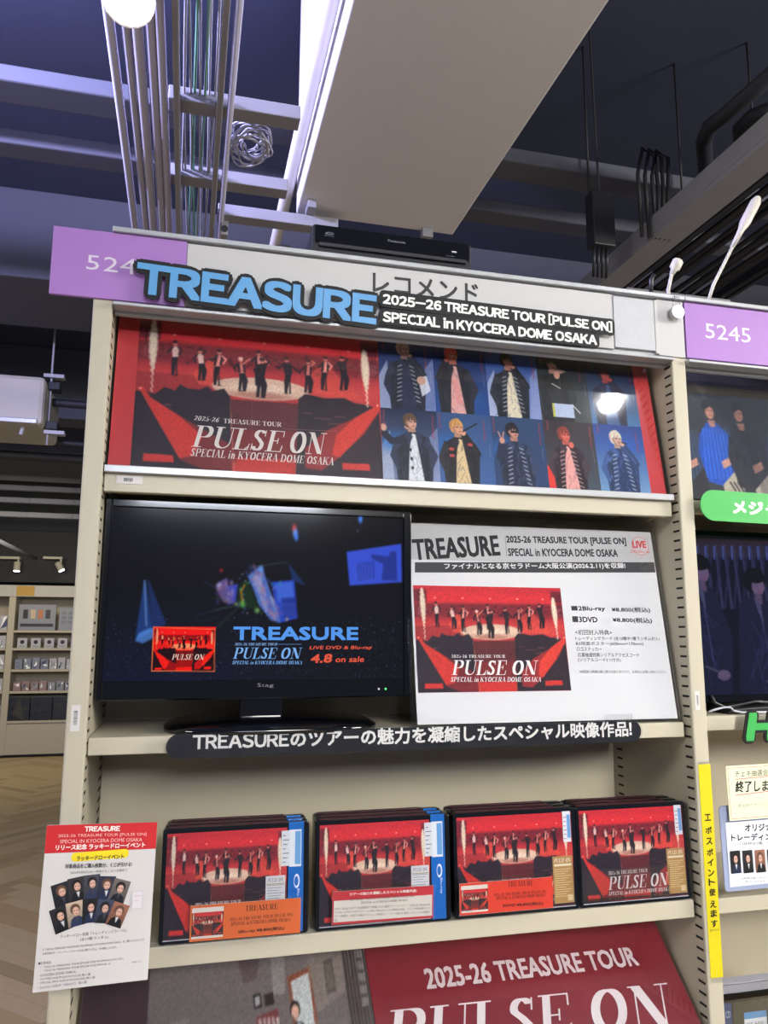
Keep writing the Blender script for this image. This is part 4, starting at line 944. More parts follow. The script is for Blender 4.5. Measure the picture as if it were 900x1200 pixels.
s.tpx(pr, '2025-26 TREASURE TOUR [PULSE ON]', (594, 638), (734, 640), 9.5, (40, 38, 40), bold=.03); s.tpx(pr, 'SPECIAL in KYOCERA DOME OSAKA', (596, 651.5), (724, 652.5), 8.5, (40, 38, 40), bold=.03)
c = gx(750, 640)
for rr_, cc_ in ((.0158, (205, 90, 90)), (.0150, (200, 196, 198))): pr.poly(ngon(c[0], c[1], rr_, rr_, 28), cc_)
s.tpx(pr, 'LIVE', (742, 642), (757, 642), 7.5, (205, 60, 60), bold=.05); s.tpx(pr, 'DVD/Blu-ray', (739, 649), (762, 649), 4, (205, 70, 70))
s.qpx(pr, [(486, 671), (768, 671), (766, 659), (486, 659)], (66, 66, 68))
s.tpx(pr, 'ファイナルとなる京セラドーム大阪公演(2026.2.11)を収録!', (521, 668), (733, 667), 7.5, (235, 235, 235), bold=.02)
pic = [gx(490, 812), gx(674, 814), gx(661, 686), gx(490, 686)]
s.tpx(pr, '■2Blu-ray', (670, 717), (709, 717), 6.5, INK, bold=.03); s.tpx(pr, '¥8,800(税込)', (717, 718), (762, 718.5), 6.5, INK, bold=.02)
s.tpx(pr, '■3DVD', (671, 729), (700, 729.5), 6.5, INK, bold=.03); s.tpx(pr, '¥8,800(税込)', (718, 730), (764, 731), 6.5, INK, bold=.02)
for tx, u0, u1, v, h in (('<初回封入特典>', 674, 717, 744, 6), ('トレーディングカード (全10種中1種ランダム封入)', 674, 773, 751, 5), ('B3両面ポスター(600mm×170mm)', 675, 754, 757, 5), ('ロゴステッカー', 676, 705, 763, 5), ('応募抽選特典シリアルアクセスコード', 677, 749, 770, 5), ('(シリアルコード2つ付き)', 677, 727, 776, 5), ('※初回封入特典は数に限りがありますので、お早めにお買い求めください。', 679, 781, 789, 3.5)):
    s.tpx(pr, tx, (u0, v), (u1, v+.3), h, (80, 80, 84))
pr.build('lettering', M['paper'], s.e)
link_mesh('stage_picture', raster_mesh('stage_picture', stage_lo, pic[1][0]-pic[0][0]-.006, pic[3][1]-pic[0][1], pic[0][0], pic[0][1], -.0006), M['paper'], s.e)
pr = Print(-.0010)
s.tpx(pr, '2025-26 TREASURE TOUR', (529, 771), (592, 771), 3.6, (240, 235, 235), style='roman'); s.tpx(pr, 'PULSE ON', (529, 791), (632, 791), 17, (245, 242, 240), style='serif'); s.tpx(pr, 'SPECIAL in KYOCERA DOME OSAKA', (528, 799), (634, 799), 5.5, (240, 235, 235), style='serif')
pr.build('picture_lettering', M['paper'], s.e)
s_w = s.W
MB().box((-.004, -.0042, -.0005), (s_w, -.0032, ztop+.006)).build('clear_sleeve', M['clear'], s.e)
MB().box((.30, -.0075, .001), (.345, -.0055, .012)).build('clear_clip', M['clear_card'], s.e)

# ================================================================== CUT-OUT SIGNS ON THE HEADER
def solid_text(s, style, w, h, th, grow, m, name, parent, y, bold=0, res=4, slant=0, n=12):
    v, f = unit(s, style, res); mb = MB()
    ed = {}
    for q in f:
        for i in range(len(q)):
            e = (q[i], q[(i+1) % len(q)]); ed[e] = 1
    bd = [e for e in ed if (e[1], e[0]) not in ed]
    r = grow+bold
    offs = [(0, 0)]+[(r*COS(2*PI*k/n), r*SIN(2*PI*k/n)) for k in range(n)] if r else [(0, 0)]
    if bold and not grow: offs = [(r*i, r*j) for i in (-1, 0, 1) for j in (-1, 0, 1)]
    if r > .006: offs += [(r*.5*COS(2*PI*k/8), r*.5*SIN(2*PI*k/8)) for k in range(8)]
    for k, (ox, oz) in enumerate(offs):
        V = [(a*w+ox+slant*b*h, b*h+oz) for a, b in v]; N = len(V)
        mb.add([(a, y-th-k*1.2e-5, b) for a, b in V]+[(a, y, b) for a, b in V], [tuple(q) for q in f]+[(e[1], e[0], e[0]+N, e[1]+N) for e in bd])
    return mb.build(name, m, parent)
def pt(u, v, Y): return atY(u, v, Y)
YS = -.016
bl, br, tl = pt(171, 343.5, YS), pt(439, 379, YS), pt(158, 305, YS)
w_ = (br-bl).length; ex = (br-bl).normalized(); 
s = Panel('title_sign', 'large blue lettered cut-out sign with a black outline hanging on the header', 'sign', bl, br, bl+Vector((0, 0, .045)))
h_ = .0415
o = solid_text('TREASURE', 'noto', w_+.012, h_, .0025, .0085, M['sign_black'], 'outline_board', s.e, .003, bold=0, res=3); o.location = (-.012, 0, 0)
o = solid_text('TREASURE', 'noto', w_+.012, h_, .0006, 0, M['sign_blue'], 'letters', s.e, -.0002, bold=.0024, res=5); o.location = (-.012, 0, 0)
bl, br = pt(449, 376.5, -.013), pt(699, 404, -.013)
s = Panel('subtitle_sign', 'black outlined two-line tour title sign right of the blue letters', 'sign', bl, br, bl+Vector((0, 0, .045)))
l2 = s.loc(449, 356.5); l2e = s.loc(717, 389.5)
for tx, x, z, w__, hh_ in (('SPECIAL in KYOCERA DOME OSAKA', 0, 0, s.W, .0158), ('2025-26 TREASURE TOUR [PULSE ON]', l2[0], l2[1], l2e[0]-l2[0], .0175)):
    o = solid_text(tx, 'noto', w__, hh_, .002, .0055, M['sign_black'], 'outline_board', s.e, .002, res=1, n=8); o.location = (x, 0, z); o.rotation_euler = (0, -math.atan2(l2e[1]-l2[1], l2e[0]-l2[0]) if z else 0, 0)
    b_ = MB().prism(rrect(-.0055, -.0045, w__+.0055, hh_+.005, .006, 4), .0, .0019).build('backing_board', M['sign_black'], s.e); b_.location = (x, 0, z); b_.rotation_euler = o.rotation_euler
    o2 = solid_text(tx, 'noto', w__, hh_, .0004, 0, M['sign_white'], 'letters', s.e, -.0002, bold=.0007, res=2, n=6); o2.location = (x, 0, z); o2.rotation_euler = o.rotation_euler
c = s.loc(654, 394)
MB().prism(ngon(c[0], c[1], .008, .004, 14), -.0045, -.0035).build('clear_tab', M['clear_card'], s.e)
# black pill strip on the middle shelf
bl, br, tl = pt(194, 889.5, .002), pt(752, 868.5, .002), pt(194, 860, .002)
s = Panel('catchphrase_strip', 'long black rounded strip with white slogan on the middle shelf edge', 'sign', bl, br, tl)
MB().prism(rrect(0, 0, s.W, s.H*.96, s.H*.47, 8), 0, .0015).build('strip_board', mat('dark_marbled_strip', rgb(38, 37, 40), .22, noise=.75, scale=28), s.e)
pr = Print(-.0006); s.tpx(pr, 'TREASUREのツアーの魅力を凝縮したスペシャル映像作品!', (226, 879.5), (740, 862.5), 18.5, (228, 226, 224), style='noto', bold=.028, res=2); pr.build('lettering', M['print'], s.e)
MB().prism(rrect(.0, -.0015, s.W, s.H*.96+.0015, s.H*.49, 8), -.0024, -.0018).build('clear_film', M['clear'], s.e)

# ================================================================== VIDEO CASES
case_pic = raster_mesh('cover_picture', stage_lo, 1, 1)
case_pic.materials.append(M['gloss_print'])
def video_case(label, bl, br, kind, front, group, H=.1385, D=.0155):
    lean = .05
    s = Panel('video_case', label, 'case', bl, br, Vector(bl)+Vector((0, H*SIN(lean), H*COS(lean))), group)
    Wc = s.W
    MB().prism(rrect(0, 0, Wc, H, .004, 3), 0, D).build('case_shell', M['case_black'], s.e, .001)
    box('top_slip', (.006, .002, H+.0002), (Wc*.84, D-.002, H+.0010), M['slip_red'] if 'slip_red' in M else M['black'], s.e)
    blue = kind == 'blue'
    x1 = Wc*.845 if blue else Wc*.965
    x0 = .0055
    o = bpy.data.objects.new('cover_picture', case_pic); COL.objects.link(o); o.parent = s.e; o.location = (x0, -.0006, .006); o.scale = (x1-x0, 1, H-.012)
    pr = Print(-.0012); fx = lambda a, b: (x0+(x1-x0)*a, .006+(H-.012)*b)
    stage_lettering(pr, fx, (236, 226, 224))
    pr.rect(x0, .0045, x1, .0058, (190, 190, 200))
    pr.build('cover_lettering', M['gloss_print'], s.e)
    if blue: box('blue_band', (Wc*.855, -.0012, .003), (Wc*.962, -.0002, H+.0005), M['case_blue'], s.e, .0004)
    if front:
        pr = Print(-.0016)
        if blue:
            pr.rect(Wc*.862, H*.60, Wc*.945, H*.935, (225, 230, 238)); pr.rect(Wc*.90, H*.62, Wc*.94, H*.92, (110, 165, 215)); pr.rect(Wc*.805, H*.61, Wc*.862, H*.93, (218, 220, 226))
            for k in range(7): pr.rect(Wc*.815, H*(.64+.04*k), Wc*(.835+.012*(k % 3)), H*(.648+.04*k), (110, 120, 140))
            pr.build('price_sticker', M['gloss_print'], s.e)
            pr = Print(-.0017); pr.text('Blu-ray', Wc*.915, H*.40, .02, .004, (225, 235, 250), rot=-PI/2); pr.poly(ngon(Wc*.915, H*.47, .004, .009, 16), (225, 235, 250)); pr.lift(); pr.poly(ngon(Wc*.912, H*.47, .0028, .006, 16), (25, 105, 190)); pr.build('band_emblem', M['gloss_print'], s.e)
            pr = Print(-.0016); X0, X1, Z0, Z1 = Wc*.70, Wc*.835, H*.27, H*.53; pr.rect(X0, Z0, X1, Z1, (214, 214, 218)); pr.lift(); pr.text('PULSE ON', X0+.002, Z1-.0075, X1-X0-.004, .0045, (110, 110, 118), 'serif')
            for k in range(7): pr.rect(X0+.002, Z1-.012-.0032*k, X1-.002-.003*(k % 3), Z1-.0112-.0032*k, (140, 140, 148))
            pr.rect(X0+.001, Z1-.0105, X1-.001, Z1-.0093, (170, 160, 120)); pr.build('information_sticker', M['gloss_print'], s.e)
        else:
            pr.rect(Wc*.89, H*.66, Wc*.955, H*.965, (222, 226, 234)); pr.rect(Wc*.925, H*.70, Wc*.952, H*.93, (110, 160, 215))
            for k in range(6): pr.rect(Wc*.897, H*(.69+.042*k), Wc*(.915+.004*(k % 3)), H*(.698+.042*k), (190, 90, 100))
            pr.build('price_sticker', M['gloss_print'], s.e)
            pr = Print(-.0016); X0, X1, Z0, Z1 = Wc*.79, Wc*.955, H*.07, H*.525; pr.rect(X0, Z0, X1, Z1, (176, 138, 84)); pr.lift(); pr.text('PULSE ON', X0+.002, Z1-.0085, X1-X0-.004, .0055, (236, 226, 206), 'serif'); pr.rect(X0+.002, Z1-.0135, X1-.002, Z1-.0105, (226, 214, 190))
            for k in range(13): pr.rect(X0+.002, Z1-.018-.003*k, X1-.003-.0045*(k % 3), Z1-.0173-.003*k, (222, 202, 160))
            pr.rect(X1-.010, Z0+.003, X1-.002, Z0+.011, (210, 190, 150)); pr.build('information_sticker', M['gloss_print'], s.e)
    MB().box((.0005, -.0028, .0005), (Wc-.0005, -.0022, H-.0002)).build('shrink_wrap', M['clear'], s.e)
    return s
M['slip_red'] = mat('dark_slip_edge', rgb(72, 30, 38), .35, noise=.9, scale=140)
cy_ = .0175; Z3 = S3+.0003
cases = [((188, 1104), (364, 1083), 'blue', 'blue-banded video case, leftmost in the row, behind the orange price card'),
         ((373, 1090), (531, 1072), 'blue', 'blue-banded video case second in the row, behind the white comment card'),
         ((537, 1072), (676, 1055), 'gold', 'red and black video case with gold sticker behind the red price card'),
         ((684, 1058), (818, 1045), 'gold', 'rightmost red and black video case, its white title uncovered by any price card')]
cxs = [(.124, .3145), (.3235, .5135), (.5190, .7085), (.7090, .8935)]
CP = []
for k, (a, b, kind, lab) in enumerate(cases):
    x0_, x1_ = cxs[k]; y_ = cy_
    c1 = video_case(lab, (x0_, y_, Z3), (x1_, y_, Z3), kind, True, 'video cases in the front row'); CP.append(c1)
    for j in range(1, 3):
        video_case('%s duplicate case right behind the %s case of the front row' % (('first', 'second')[j-1], ORD[k]), (x0_+.002*j, y_+.0195*j, Z3), (x1_+.0005*j, y_+.0195*j, Z3), kind, False, 'duplicate cases behind the front row')

# ------------------------------------------------------------------ price and comment cards
def card(name, label, cat, pxs, Y, color, parts):
    """pxs: bottom left, bottom right, top left in the photograph, standing at depth Y"""
    bl, br, tl = atY(*pxs[0], Y), atY(*pxs[1], Y), atY(*pxs[2], Y)
    tl = bl+(tl-bl)+Vector((0, .0, 0))
    s = Panel(name, label, cat, bl, br, tl)
    pr = Print(-.0002); pr.rect(0, 0, s.W, s.H, color); pr.lift(); parts(s, pr)
    box('card_board', (0, 0, 0), (s.W, .0008, s.H), M['paper_plain'], s.e)
    pr.build('card_print', M['paper'], s.e)
    MB().box((-.002, -.0022, -.002), (s.W+.002, -.0016, s.H+.003)).build('clear_holder', M['clear_card'], s.e)
    return s
M['paper_plain'] = mat('plain_card', rgb(206, 203, 202), .6)
tiny = raster_mesh('tiny_picture', stage_tiny, 1, 1); tiny.materials.append(M['paper'])
def thumb(s, x, z, w, h, d=-.0008):
    o = bpy.data.objects.new('thumbnail_picture', tiny); COL.objects.link(o); o.parent = s.e; o.location = (x, d, z); o.scale = (w, 1, h)
def z1(x, y): return (180+x/4.5, 940+y/4.5)
def orange(s, pr):
    D = (60, 22, 18)
    pr.rect(.002, .003, s.W*.295, s.H-.003, (225, 218, 212)); thumb(s, .002, s.H*.14, s.W*.295-.002, s.H*.66)
    s.tpx(pr, 'TREASURE', z1(484, 575), z1(655, 563), 6.5, D, style='roman')
    s.tpx(pr, '2025-26 TREASURE TOUR [PULSE ON]', z1(400, 628), z1(735, 600), 4, D, style='roman'); s.tpx(pr, 'SPECIAL in KYOCERA DOME OSAKA', z1(408, 651), z1(722, 626), 4, D, style='roman')
    s.tpx(pr, '2Blu-ray ¥8,800(税込)', z1(444, 695), z1(688, 674), 4.6, D, bold=.03)
YC = .004
card('price_card', 'orange price card in front of the leftmost case, small stage picture on it', 'price card', [z1(188, 738), z1(772, 688), z1(194, 548)], YC, (224, 106, 50), orange)
def z2(x, y): return (360+x/5.0, 930+y/5.0)
def comment(s, pr):
    pr.rect(.0018, .003, s.W-.0018, s.H*.72, (222, 216, 208)); pr.lift()
    s.tpx(pr, 'ツアーの魅力を凝縮したスペシャル映像作品!', z2(248, 598), z2(640, 576), 3.4, (240, 230, 225), bold=.03)
    s.tpx(pr, 'TREASURE / 2025-26 TREASURE TOUR [PULSE ON]', z2(246, 628), z2(628, 606), 2.6, (50, 40, 40), style='roman'); s.tpx(pr, 'SPECIAL in KYOCERA DOME OSAKA', z2(315, 645), z2(588, 628), 2.6, (50, 40, 40), style='roman')
    for k, tx in enumerate(('2025〜2026にかけて全国8都市で開催された最新アリーナツアー「2025-26 TREASURE', 'TOUR」の中から京セラドーム大阪公演(2026.2.11)の模様を収録。さらに特典映像として', 'ライブ映像や、大阪での撮影オフショット映像など、ツアーの魅力を凝縮したスペシャル映像作', '品。')):
        s.tpx(pr, tx, z2(160, 682+22*k), z2((720, 722, 716, 176)[k], (655+22*k) if k < 3 else 747), 2.9, (84, 76, 76))
card('comment_card', 'white comment card with red frame in front of the second case', 'card', [z2(145, 770), z2(738, 727), z2(150, 575)], YC, (196, 46, 60), comment)
def z3(x, y): return (520+x*.3444, 925+y*.3444)
def redc(s, pr):
    D = (70, 16, 14)
    pr.rect(.002, .003, s.W*.295, s.H-.003, (225, 218, 212)); thumb(s, .002, s.H*.14, s.W*.295-.002, s.H*.66)
    s.tpx(pr, 'TREASURE', z3(217, 332), z3(305, 326), 6, D, style='roman'); s.tpx(pr, '2025-26 TREASURE TOUR [PULSE ON]', z3(170, 364), z3(350, 352), 3.6, D, style='roman'); s.tpx(pr, 'SPECIAL in KYOCERA DOME OSAKA', z3(178, 376), z3(346, 364), 3.6, D, style='roman')
    s.tpx(pr, '3DVD ¥8,800(税込)', z3(200, 403), z3(338, 394), 4.4, D, bold=.03)
card('price_card', 'red price card in front of the third case, small stage picture on it', 'price card', [z3(55, 430), z3(372, 402), z3(55, 322)], YC, (226, 62, 44), redc)
a, b, c = atY(683, 1058, YC), atY(786, 1050, YC), atY(683, 1020, YC)
s = Panel('empty_card_holder', 'empty clear card holder in front of the rightmost case', 'card holder', a, b, c)
MB().box((0, 0, 0), (s.W, .0012, s.H)).build('clear_plate', M['clear_card'], s.e); MB().box((0, .0013, 0), (s.W, .010, .0012)).build('clear_foot', M['clear_card'], s.e)

# ================================================================== LUCKY DRAW FLYER AT THE LEFT
YF = -.012
def z7(x, y): return (20+x/4.5, 950+y/4.5)
bl, br, tl = atY(38, 1163.5, YF), atY(173, 1148, YF), atY(55.3, 967, YF)
s = Panel('lucky_draw_flyer', 'white event flyer with red heading hanging in front of the left post', 'flyer', bl, br, tl)
s.H = (atY(184, 963.5, YF)-br).length
cor = [s.loc(38, 1163.5), s.loc(173, 1148), s.loc(184.5, 963.5), s.loc(55, 967)]
MB().prism(cor, .0, .0006).build('flyer_sheet', M['paper_plain'], s.e)
pr = Print(-.0003); s.qpx(pr, [z7(145, 226), z7(731, 200), z7(740, 60), z7(158, 77)], (196, 42, 48)); pr.lift()
Wt = (240, 232, 228); I2 = (48, 46, 50)
s.tpx(pr, 'TREASURE', z7(356, 109), z7(541, 106), 5.6, Wt, style='noto', bold=.05); s.tpx(pr, '2025-26 TREASURE TOUR [PULSE ON]', z7(216, 144), z7(681, 134), 4.2, (236, 190, 186)); s.tpx(pr, 'SPECIAL IN KYOCERA DOME OSAKA', z7(226, 172), z7(659, 161), 4.2, (236, 190, 186))
s.tpx(pr, 'リリース記念 ラッキードローイベント', z7(204, 208), z7(674, 192), 6, Wt, bold=.03)
a, b = s.loc(*z7(286, 256)), s.loc(*z7(588, 252)); 
hz = .0095; pr.poly([(x, z-.0012) for x, z in rrect(a[0], a[1]-.0018, b[0], a[1]+hz-.001, hz*.48, 5)], (232, 208, 40)); pr.lift()
s.tpx(pr, 'ラッキードローイベント', z7(314, 264), z7(562, 253), 5.4, I2, bold=.03); s.tpx(pr, '対象商品をご購入枚数分、くじが引ける!', z7(254, 304), z7(606, 293), 5.2, I2, bold=.02); s.tpx(pr, '2026年4月8日(水)〜特典がなくなり次第終了', z7(280, 336), z7(582, 322), 3.8, I2)
s.tpx(pr, 'ラッキードロー特典「トレーディングカードD」', z7(228, 672), z7(578, 638), 4.2, I2); s.tpx(pr, '(全10種/ランダム)', z7(334, 688), z7(482, 674), 4.2, I2)
for k, (tx, x0_, x1_, y0_, y1_) in enumerate((('※「2025-26 TREASURE TOUR [PULSE ON] SPECIAL in KYOCERA DOME OSAKA」をご購入いただいた方', 135, 670, 740, 686), ('先着特典付き「トレーディングカードD(全10種ランダム)」を1枚差し上げます。', 135, 528, 762, 726), ('■対象商品', 113, 180, 812, 805),
    ('・「2025-26 TREASURE TOUR [PULSE ON] IN JAPAN (LIVE CD)」', 122, 560, 834, 785), ('・「2025-26 TREASURE TOUR [PULSE ON] SPECIAL in', 122, 492, 852, 812), ('KYOCERA DOME OSAKA」', 124, 312, 876, 854), ('・3rd MINI ALBUM [LOVE PULSE] 輸入盤', 112, 388, 896, 868), ('・SPECIAL MINI ALBUM [PLEASURE] 輸入盤', 112, 412, 916, 884), ('・2nd FULL ALBUM「REBOOT」 輸入盤', 112, 368, 940, 908))):
    s.tpx(pr, tx, z7(x0_, y0_), z7(x1_, y1_), 3.3, (66, 64, 68))
s.tpx(pr, '詳細はこちら', z7(606, 802), z7(656, 797), 2, (80, 80, 84))
a = s.loc(*z7(602, 520)); b = s.loc(*z7(664, 418)); pr.rect(a[0], a[1], b[0], b[1], (196, 192, 200)); pr.lift(); pr.rect(a[0]+.001, a[1]+.001, b[0]-.001, b[1]-.001, (214, 210, 214)); pr.text('TREASURE', a[0]+.003, a[1]+.015, .007, .0012, (200, 60, 70)); pr.text('LUCKY', a[0]+.0045, a[1]+.009, .004, .0015, (200, 60, 70))
pr.build('flyer_print', M['paper'], s.e)
def mini(n, warm=False):
    im = Img(36, 52); c = [(34, 36, 44), (52, 50, 54), (70, 70, 82), (46, 50, 72), (110, 104, 100), (40, 38, 44), (190, 170, 150), (30, 30, 34), (60, 66, 90), (150, 100, 80)][n % 10]
    im.grad(c, tuple(int(x*.7) for x in c)); im.ell(18, 16, 10, 11, (28, 22, 24) if n % 3 else (90, 66, 52)); im.ell(19, 20, 6.5, 8.5, (206, 164, 146) if not warm else (216, 140, 110))
    im.poly([(4, 52), (8, 36), (15, 31), (24, 31), (31, 36), (35, 52)], [(24, 26, 36), (20, 20, 24), (40, 50, 80), (30, 40, 70)][n % 4]); im.poly([(16, 31), (23, 31), (20, 44)], (200, 200, 206) if n % 2 else (60, 60, 70))
    im.line([(15, 19), (17, 19)], 1.2, (40, 30, 30)); im.line([(21, 19), (23, 19)], 1.2, (40, 30, 30)); im.line([(18, 26), (21, 26)], 1.2, (150, 70, 70)); im.noise(.05); return im
mm = [raster_mesh('trading_card_picture', mini(k), 1, 1) for k in range(10)]
for me in mm: me.materials.append(M['paper'])
for k, (x, y, w, h, an) in enumerate(((238, 445, 80, 110, 14), (317, 415, 76, 108, 8), (396, 400, 72, 106, 2), (470, 408, 76, 106, -6), (538, 425, 76, 106, -18), (232, 572, 78, 110, 18), (310, 543, 76, 108, 10), (388, 526, 72, 106, 1), (460, 530, 74, 104, -8), (530, 548, 74, 104, -22))):
    p = s.loc(*z7(x, y)); sc_ = 1/4.5*.001172
    o = bpy.data.objects.new('trading_card_picture', mm[k]); COL.objects.link(o); o.parent = s.e; ca, sa = COS(math.radians(an)), SIN(math.radians(an))
    w, h = w*sc_, h*sc_; o.location = (p[0]-w/2*ca+h/2*sa, -.0006-.00003*k, p[1]-w/2*sa-h/2*ca); o.scale = (w, 1, h); o.rotation_euler = (0, -math.radians(an), 0)
MB().box((.02, .0008, s.H-.012), (.03, .0115, s.H-.004)).build('hanging_tab', M['clear_card'], s.e)

# ================================================================== SLANTED POSTERS BELOW
def room_image():
    im = Img(200, 110, (110, 104, 104)); im.grad((132, 122, 120), (84, 76, 80))
    f = homog([(35, 70), (880, 10), (880, 243), (20, 243)], [(0, 0), (200, 0), (200, 60), (0, 60)]); im.map = f
    im.poly([(30, 60), (180, 60), (170, 243), (20, 243)], (70, 52, 60)); im.poly([(400, 40), (500, 40), (470, 120), (430, 130)], (92, 68, 74), .6); im.poly([(520, 30), (570, 30), (560, 150), (520, 150)], (168, 164, 160), .6)
    im.poly([(570, 118), (655, 98), (664, 243), (582, 243)], (140, 78, 58)); im.poly([(582, 128), (647, 110), (652, 243), (592, 243)], (196, 200, 200))
    im.map = None
    q = f((588, 180)); im.ell(q[0], q[1], 3.6, 4.6, (34, 26, 26)); im.ell(q[0], q[1]+1.2, 2.7, 3.6, (214, 168, 148)); im.map = f
    im.poly([(572, 243), (575, 212), (590, 202), (612, 206), (628, 243), (628, 420), (572, 420)], (24, 26, 34)); im.poly([(590, 204), (602, 206), (600, 243)], (210, 214, 220))
    im.poly([(455, 150), (480, 146), (482, 172), (458, 176)], (30, 28, 32)); im.poly([(460, 154), (476, 151), (477, 168), (462, 170)], (170, 170, 170)); im.poly([(490, 150), (520, 146), (522, 168), (492, 172)], (46, 34, 36))
    im.poly([(460, 190), (530, 176), (536, 226), (464, 236)], (120, 60, 62)); [im.rect(468+14*k, 192, 476+14*k, 222, (190, 180, 176), .9) for k in range(5)]
    for k in range(5): im.poly([(350+22*k, 226), (368+22*k, 222), (370+22*k, 243), (352+22*k, 243)], (30, 26, 32))
    im.poly([(705, 88), (742, 80), (744, 150), (708, 156)], (38, 34, 38)); im.poly([(712, 96), (736, 92), (738, 142), (714, 146)], (74, 66, 66))
    for k in range(7): im.poly([(785+14*k, 20), (793+14*k, 20), (796+14*k, 400), (786+14*k, 400)], (52, 44, 42)); 
    for k in range(5): im.rect(840, 62+k*26, 868, 80+k*26, (176, 178, 176), .5)
    im.poly([(640, 60), (780, 30), (780, 150), (665, 190)], (150, 136, 124), .5); im.poly([(205, 190), (275, 182), (280, 243), (205, 243)], (150, 150, 150), .35); im.rect(232, 215, 250, 243, (60, 66, 86), .8); im.noise(.05); return im
pl_o = Vector((0, .053, 1.017)); sl = math.atan2(1.05, 1.0)
def on_slant(x, t): return Vector((x, pl_o.y+t*SIN(sl), pl_o.z+t*COS(sl)))
xs_ = .414
# anchor the split between both posters where the photograph shows it
for lab, nm, xa_, xb_ in (('glossy slanted poster showing a young man in a furnished room', 'room_poster', UW+.004, xs_-.001), ('slanted maroon poster with white tour title lettering', 'title_poster', xs_, W-.008)):
    s = Panel(nm, lab, 'poster', on_slant(xa_, -.14), on_slant(xb_, -.14), on_slant(xa_, .125))
    if nm == 'room_poster':
        box('poster_sheet', (0, 0, 0), (s.W, .0015, s.H), mat('poster_back', rgb(90, 80, 84), .5), s.e)
        link_mesh('room_picture', raster_mesh('room_picture', room_image(), s.W-.002, s.H-.002, .001, .001, -.0004), M['print'], s.e)
    else:
        box('poster_sheet', (0, 0, 0), (s.W, .0015, s.H), mat('maroon_poster', rgb(128, 34, 46), .4, noise=.04), s.e)
        pr = Print(-.0004)
        s.tpx(pr, '2025-26 TREASURE TOUR', (501, 1159), (749, 1131), 21.5, (214, 200, 202), style='sans', bold=.03, res=2)
        s.tpx(pr, 'PULSE ON', (452, 1240), (802, 1200), 50, (226, 216, 218), style='serif')
        pr.build('lettering', M['print'], s.e)
    MB().box((.001, -.0034, .001), (s.W-.001, -.0026, s.H-.001)).build('clear_cover', M['clear'], s.e)

# ================================================================== SMALL THINGS ON THE UNIT
def sticker(label, x, z, w, h, Y, lines='v'):
    t = thing('barcode_sticker', label, 'sticker', (x, Y-.0008, z))
    box('sticker_paper', (0, 0, 0), (w, .0006, h), M['paper_plain'], t)
    pr = Print(-.0002)
    if lines == 'v':
        z_ = h*.25
        while z_ < h*.8: d = random.choice((.0004, .0008)); pr.rect(w*.3, z_, w*.72, z_+d, (40, 40, 44)); z_ += d+.0006
    else:
        x_ = w*.28
        while x_ < w*.6: d = random.choice((.0004, .0008)); pr.rect(x_, h*.3, x_+d, h*.75, (60, 60, 60)); x_ += d+.0006
    pr.build('barcode', M['paper'], t)
a = atY(82, 857, 0); sticker('white barcode sticker on the front of the left post', a.x, a.z, .011, .032, 0)
a = atY(815, 832, 0); sticker('white barcode sticker on the front of the right post', a.x, a.z, .008, .028, 0)
a = atY(136, 570, .015); sticker('worn barcode sticker on the left end of the top shelf edge', a.x, a.z+.004, .034, .011, .0147, 'h')
a, b, c = atY(833, 1146.5, -.001), atY(847.5, 1146, -.001), atY(817.5, 896, -.001)
s = Panel('yellow_strip', 'tall yellow vertical strip with black lettering on the right post', 'sign', (W+.0045, -.001, a.z), (W+UW-.0003, -.001, a.z), (W+.0045, -.001, c.z))
box('strip_film', (0, 0, 0), (s.W, .0008, s.H), M['yellow'], s.e); box('clear_end', (0, 0, -.007), (s.W, .0004, -.0003), M['clear_card'], s.e); box('clear_end', (0, 0, s.H+.0003), (s.W, .0004, s.H+.004), M['clear_card'], s.e)
pr = Print(-.0003)
ys_ = [958, 973, 986, 999, 1011, 1023, 1034, 1046, 1060, 1071, 1083]
for ch, v in zip('エポスポイント使えます', ys_):
    z_ = s.loc(827, v)[1]; pr.text(ch, s.W*.26, z_-.0048, s.W*.5, .0095, (26, 24, 22), bold=.03)
z_ = s.loc(836, 1091)[1]; pr.text('EPOS', s.W*.12, z_, s.W*.72, .003, (90, 84, 30)); pr.build('lettering', M['print'], s.e)

# disc player on top
a, b = atY(366, 297, .02), atY(551, 313, .02)
PY = .10
a, b, c = atY(366, 300, PY), atY(552, 318, PY), atY(366, 262, PY)
t = thing('disc_player', 'black disc player lying on top of the shelving header', 'disc player', (a.x, PY, 2.0155)); PWx = b.x-a.x
zt = c.z-2.0155
box('stand_block', (.02, .01, .0), (PWx-.02, .15, zt-.062), M['backpanel'], t, .002)
PZ = zt-.052
MB().prism(rrect(0, PZ+.0, PWx, zt, .004, 3), 0, .18).build('player_body', M['black'], t, .001)
box('front_panel', (.004, -.004, PZ+.020), (PWx-.004, -.0003, zt-.002), M['black_gloss'], t, .001); box('front_lip', (.010, -.006, PZ+.013), (PWx-.010, -.0003, PZ+.0195), M['cable_dark'], t, .001)
for x in (.05, PWx-.07): MB().tube([(x, .02, PZ-.010), (x, .02, PZ-.0003)], .011, 14).build('foot', M['black'], t)
pr = Print(-.0046); pr.text('Panasonic', PWx*.46, zt-.017, .030, .0042, (150, 150, 160)); pr.text('Blu-ray', PWx*.07, zt-.022, .016, .003, (110, 115, 130)); pr.poly(ngon(PWx*.07+.008, zt-.016, .007, .0025, 16), (110, 115, 130)); pr.lift(); pr.poly(ngon(PWx*.07+.009, zt-.016, .005, .0014, 16), (20, 20, 26))
pr.rect(PWx*.87, zt-.022, PWx*.90, zt-.019, (180, 180, 190)); pr.text('CD-MP3', PWx*.83, zt-.030, .015, .002, (120, 120, 130)); pr.build('front_lettering', M['print'], t)
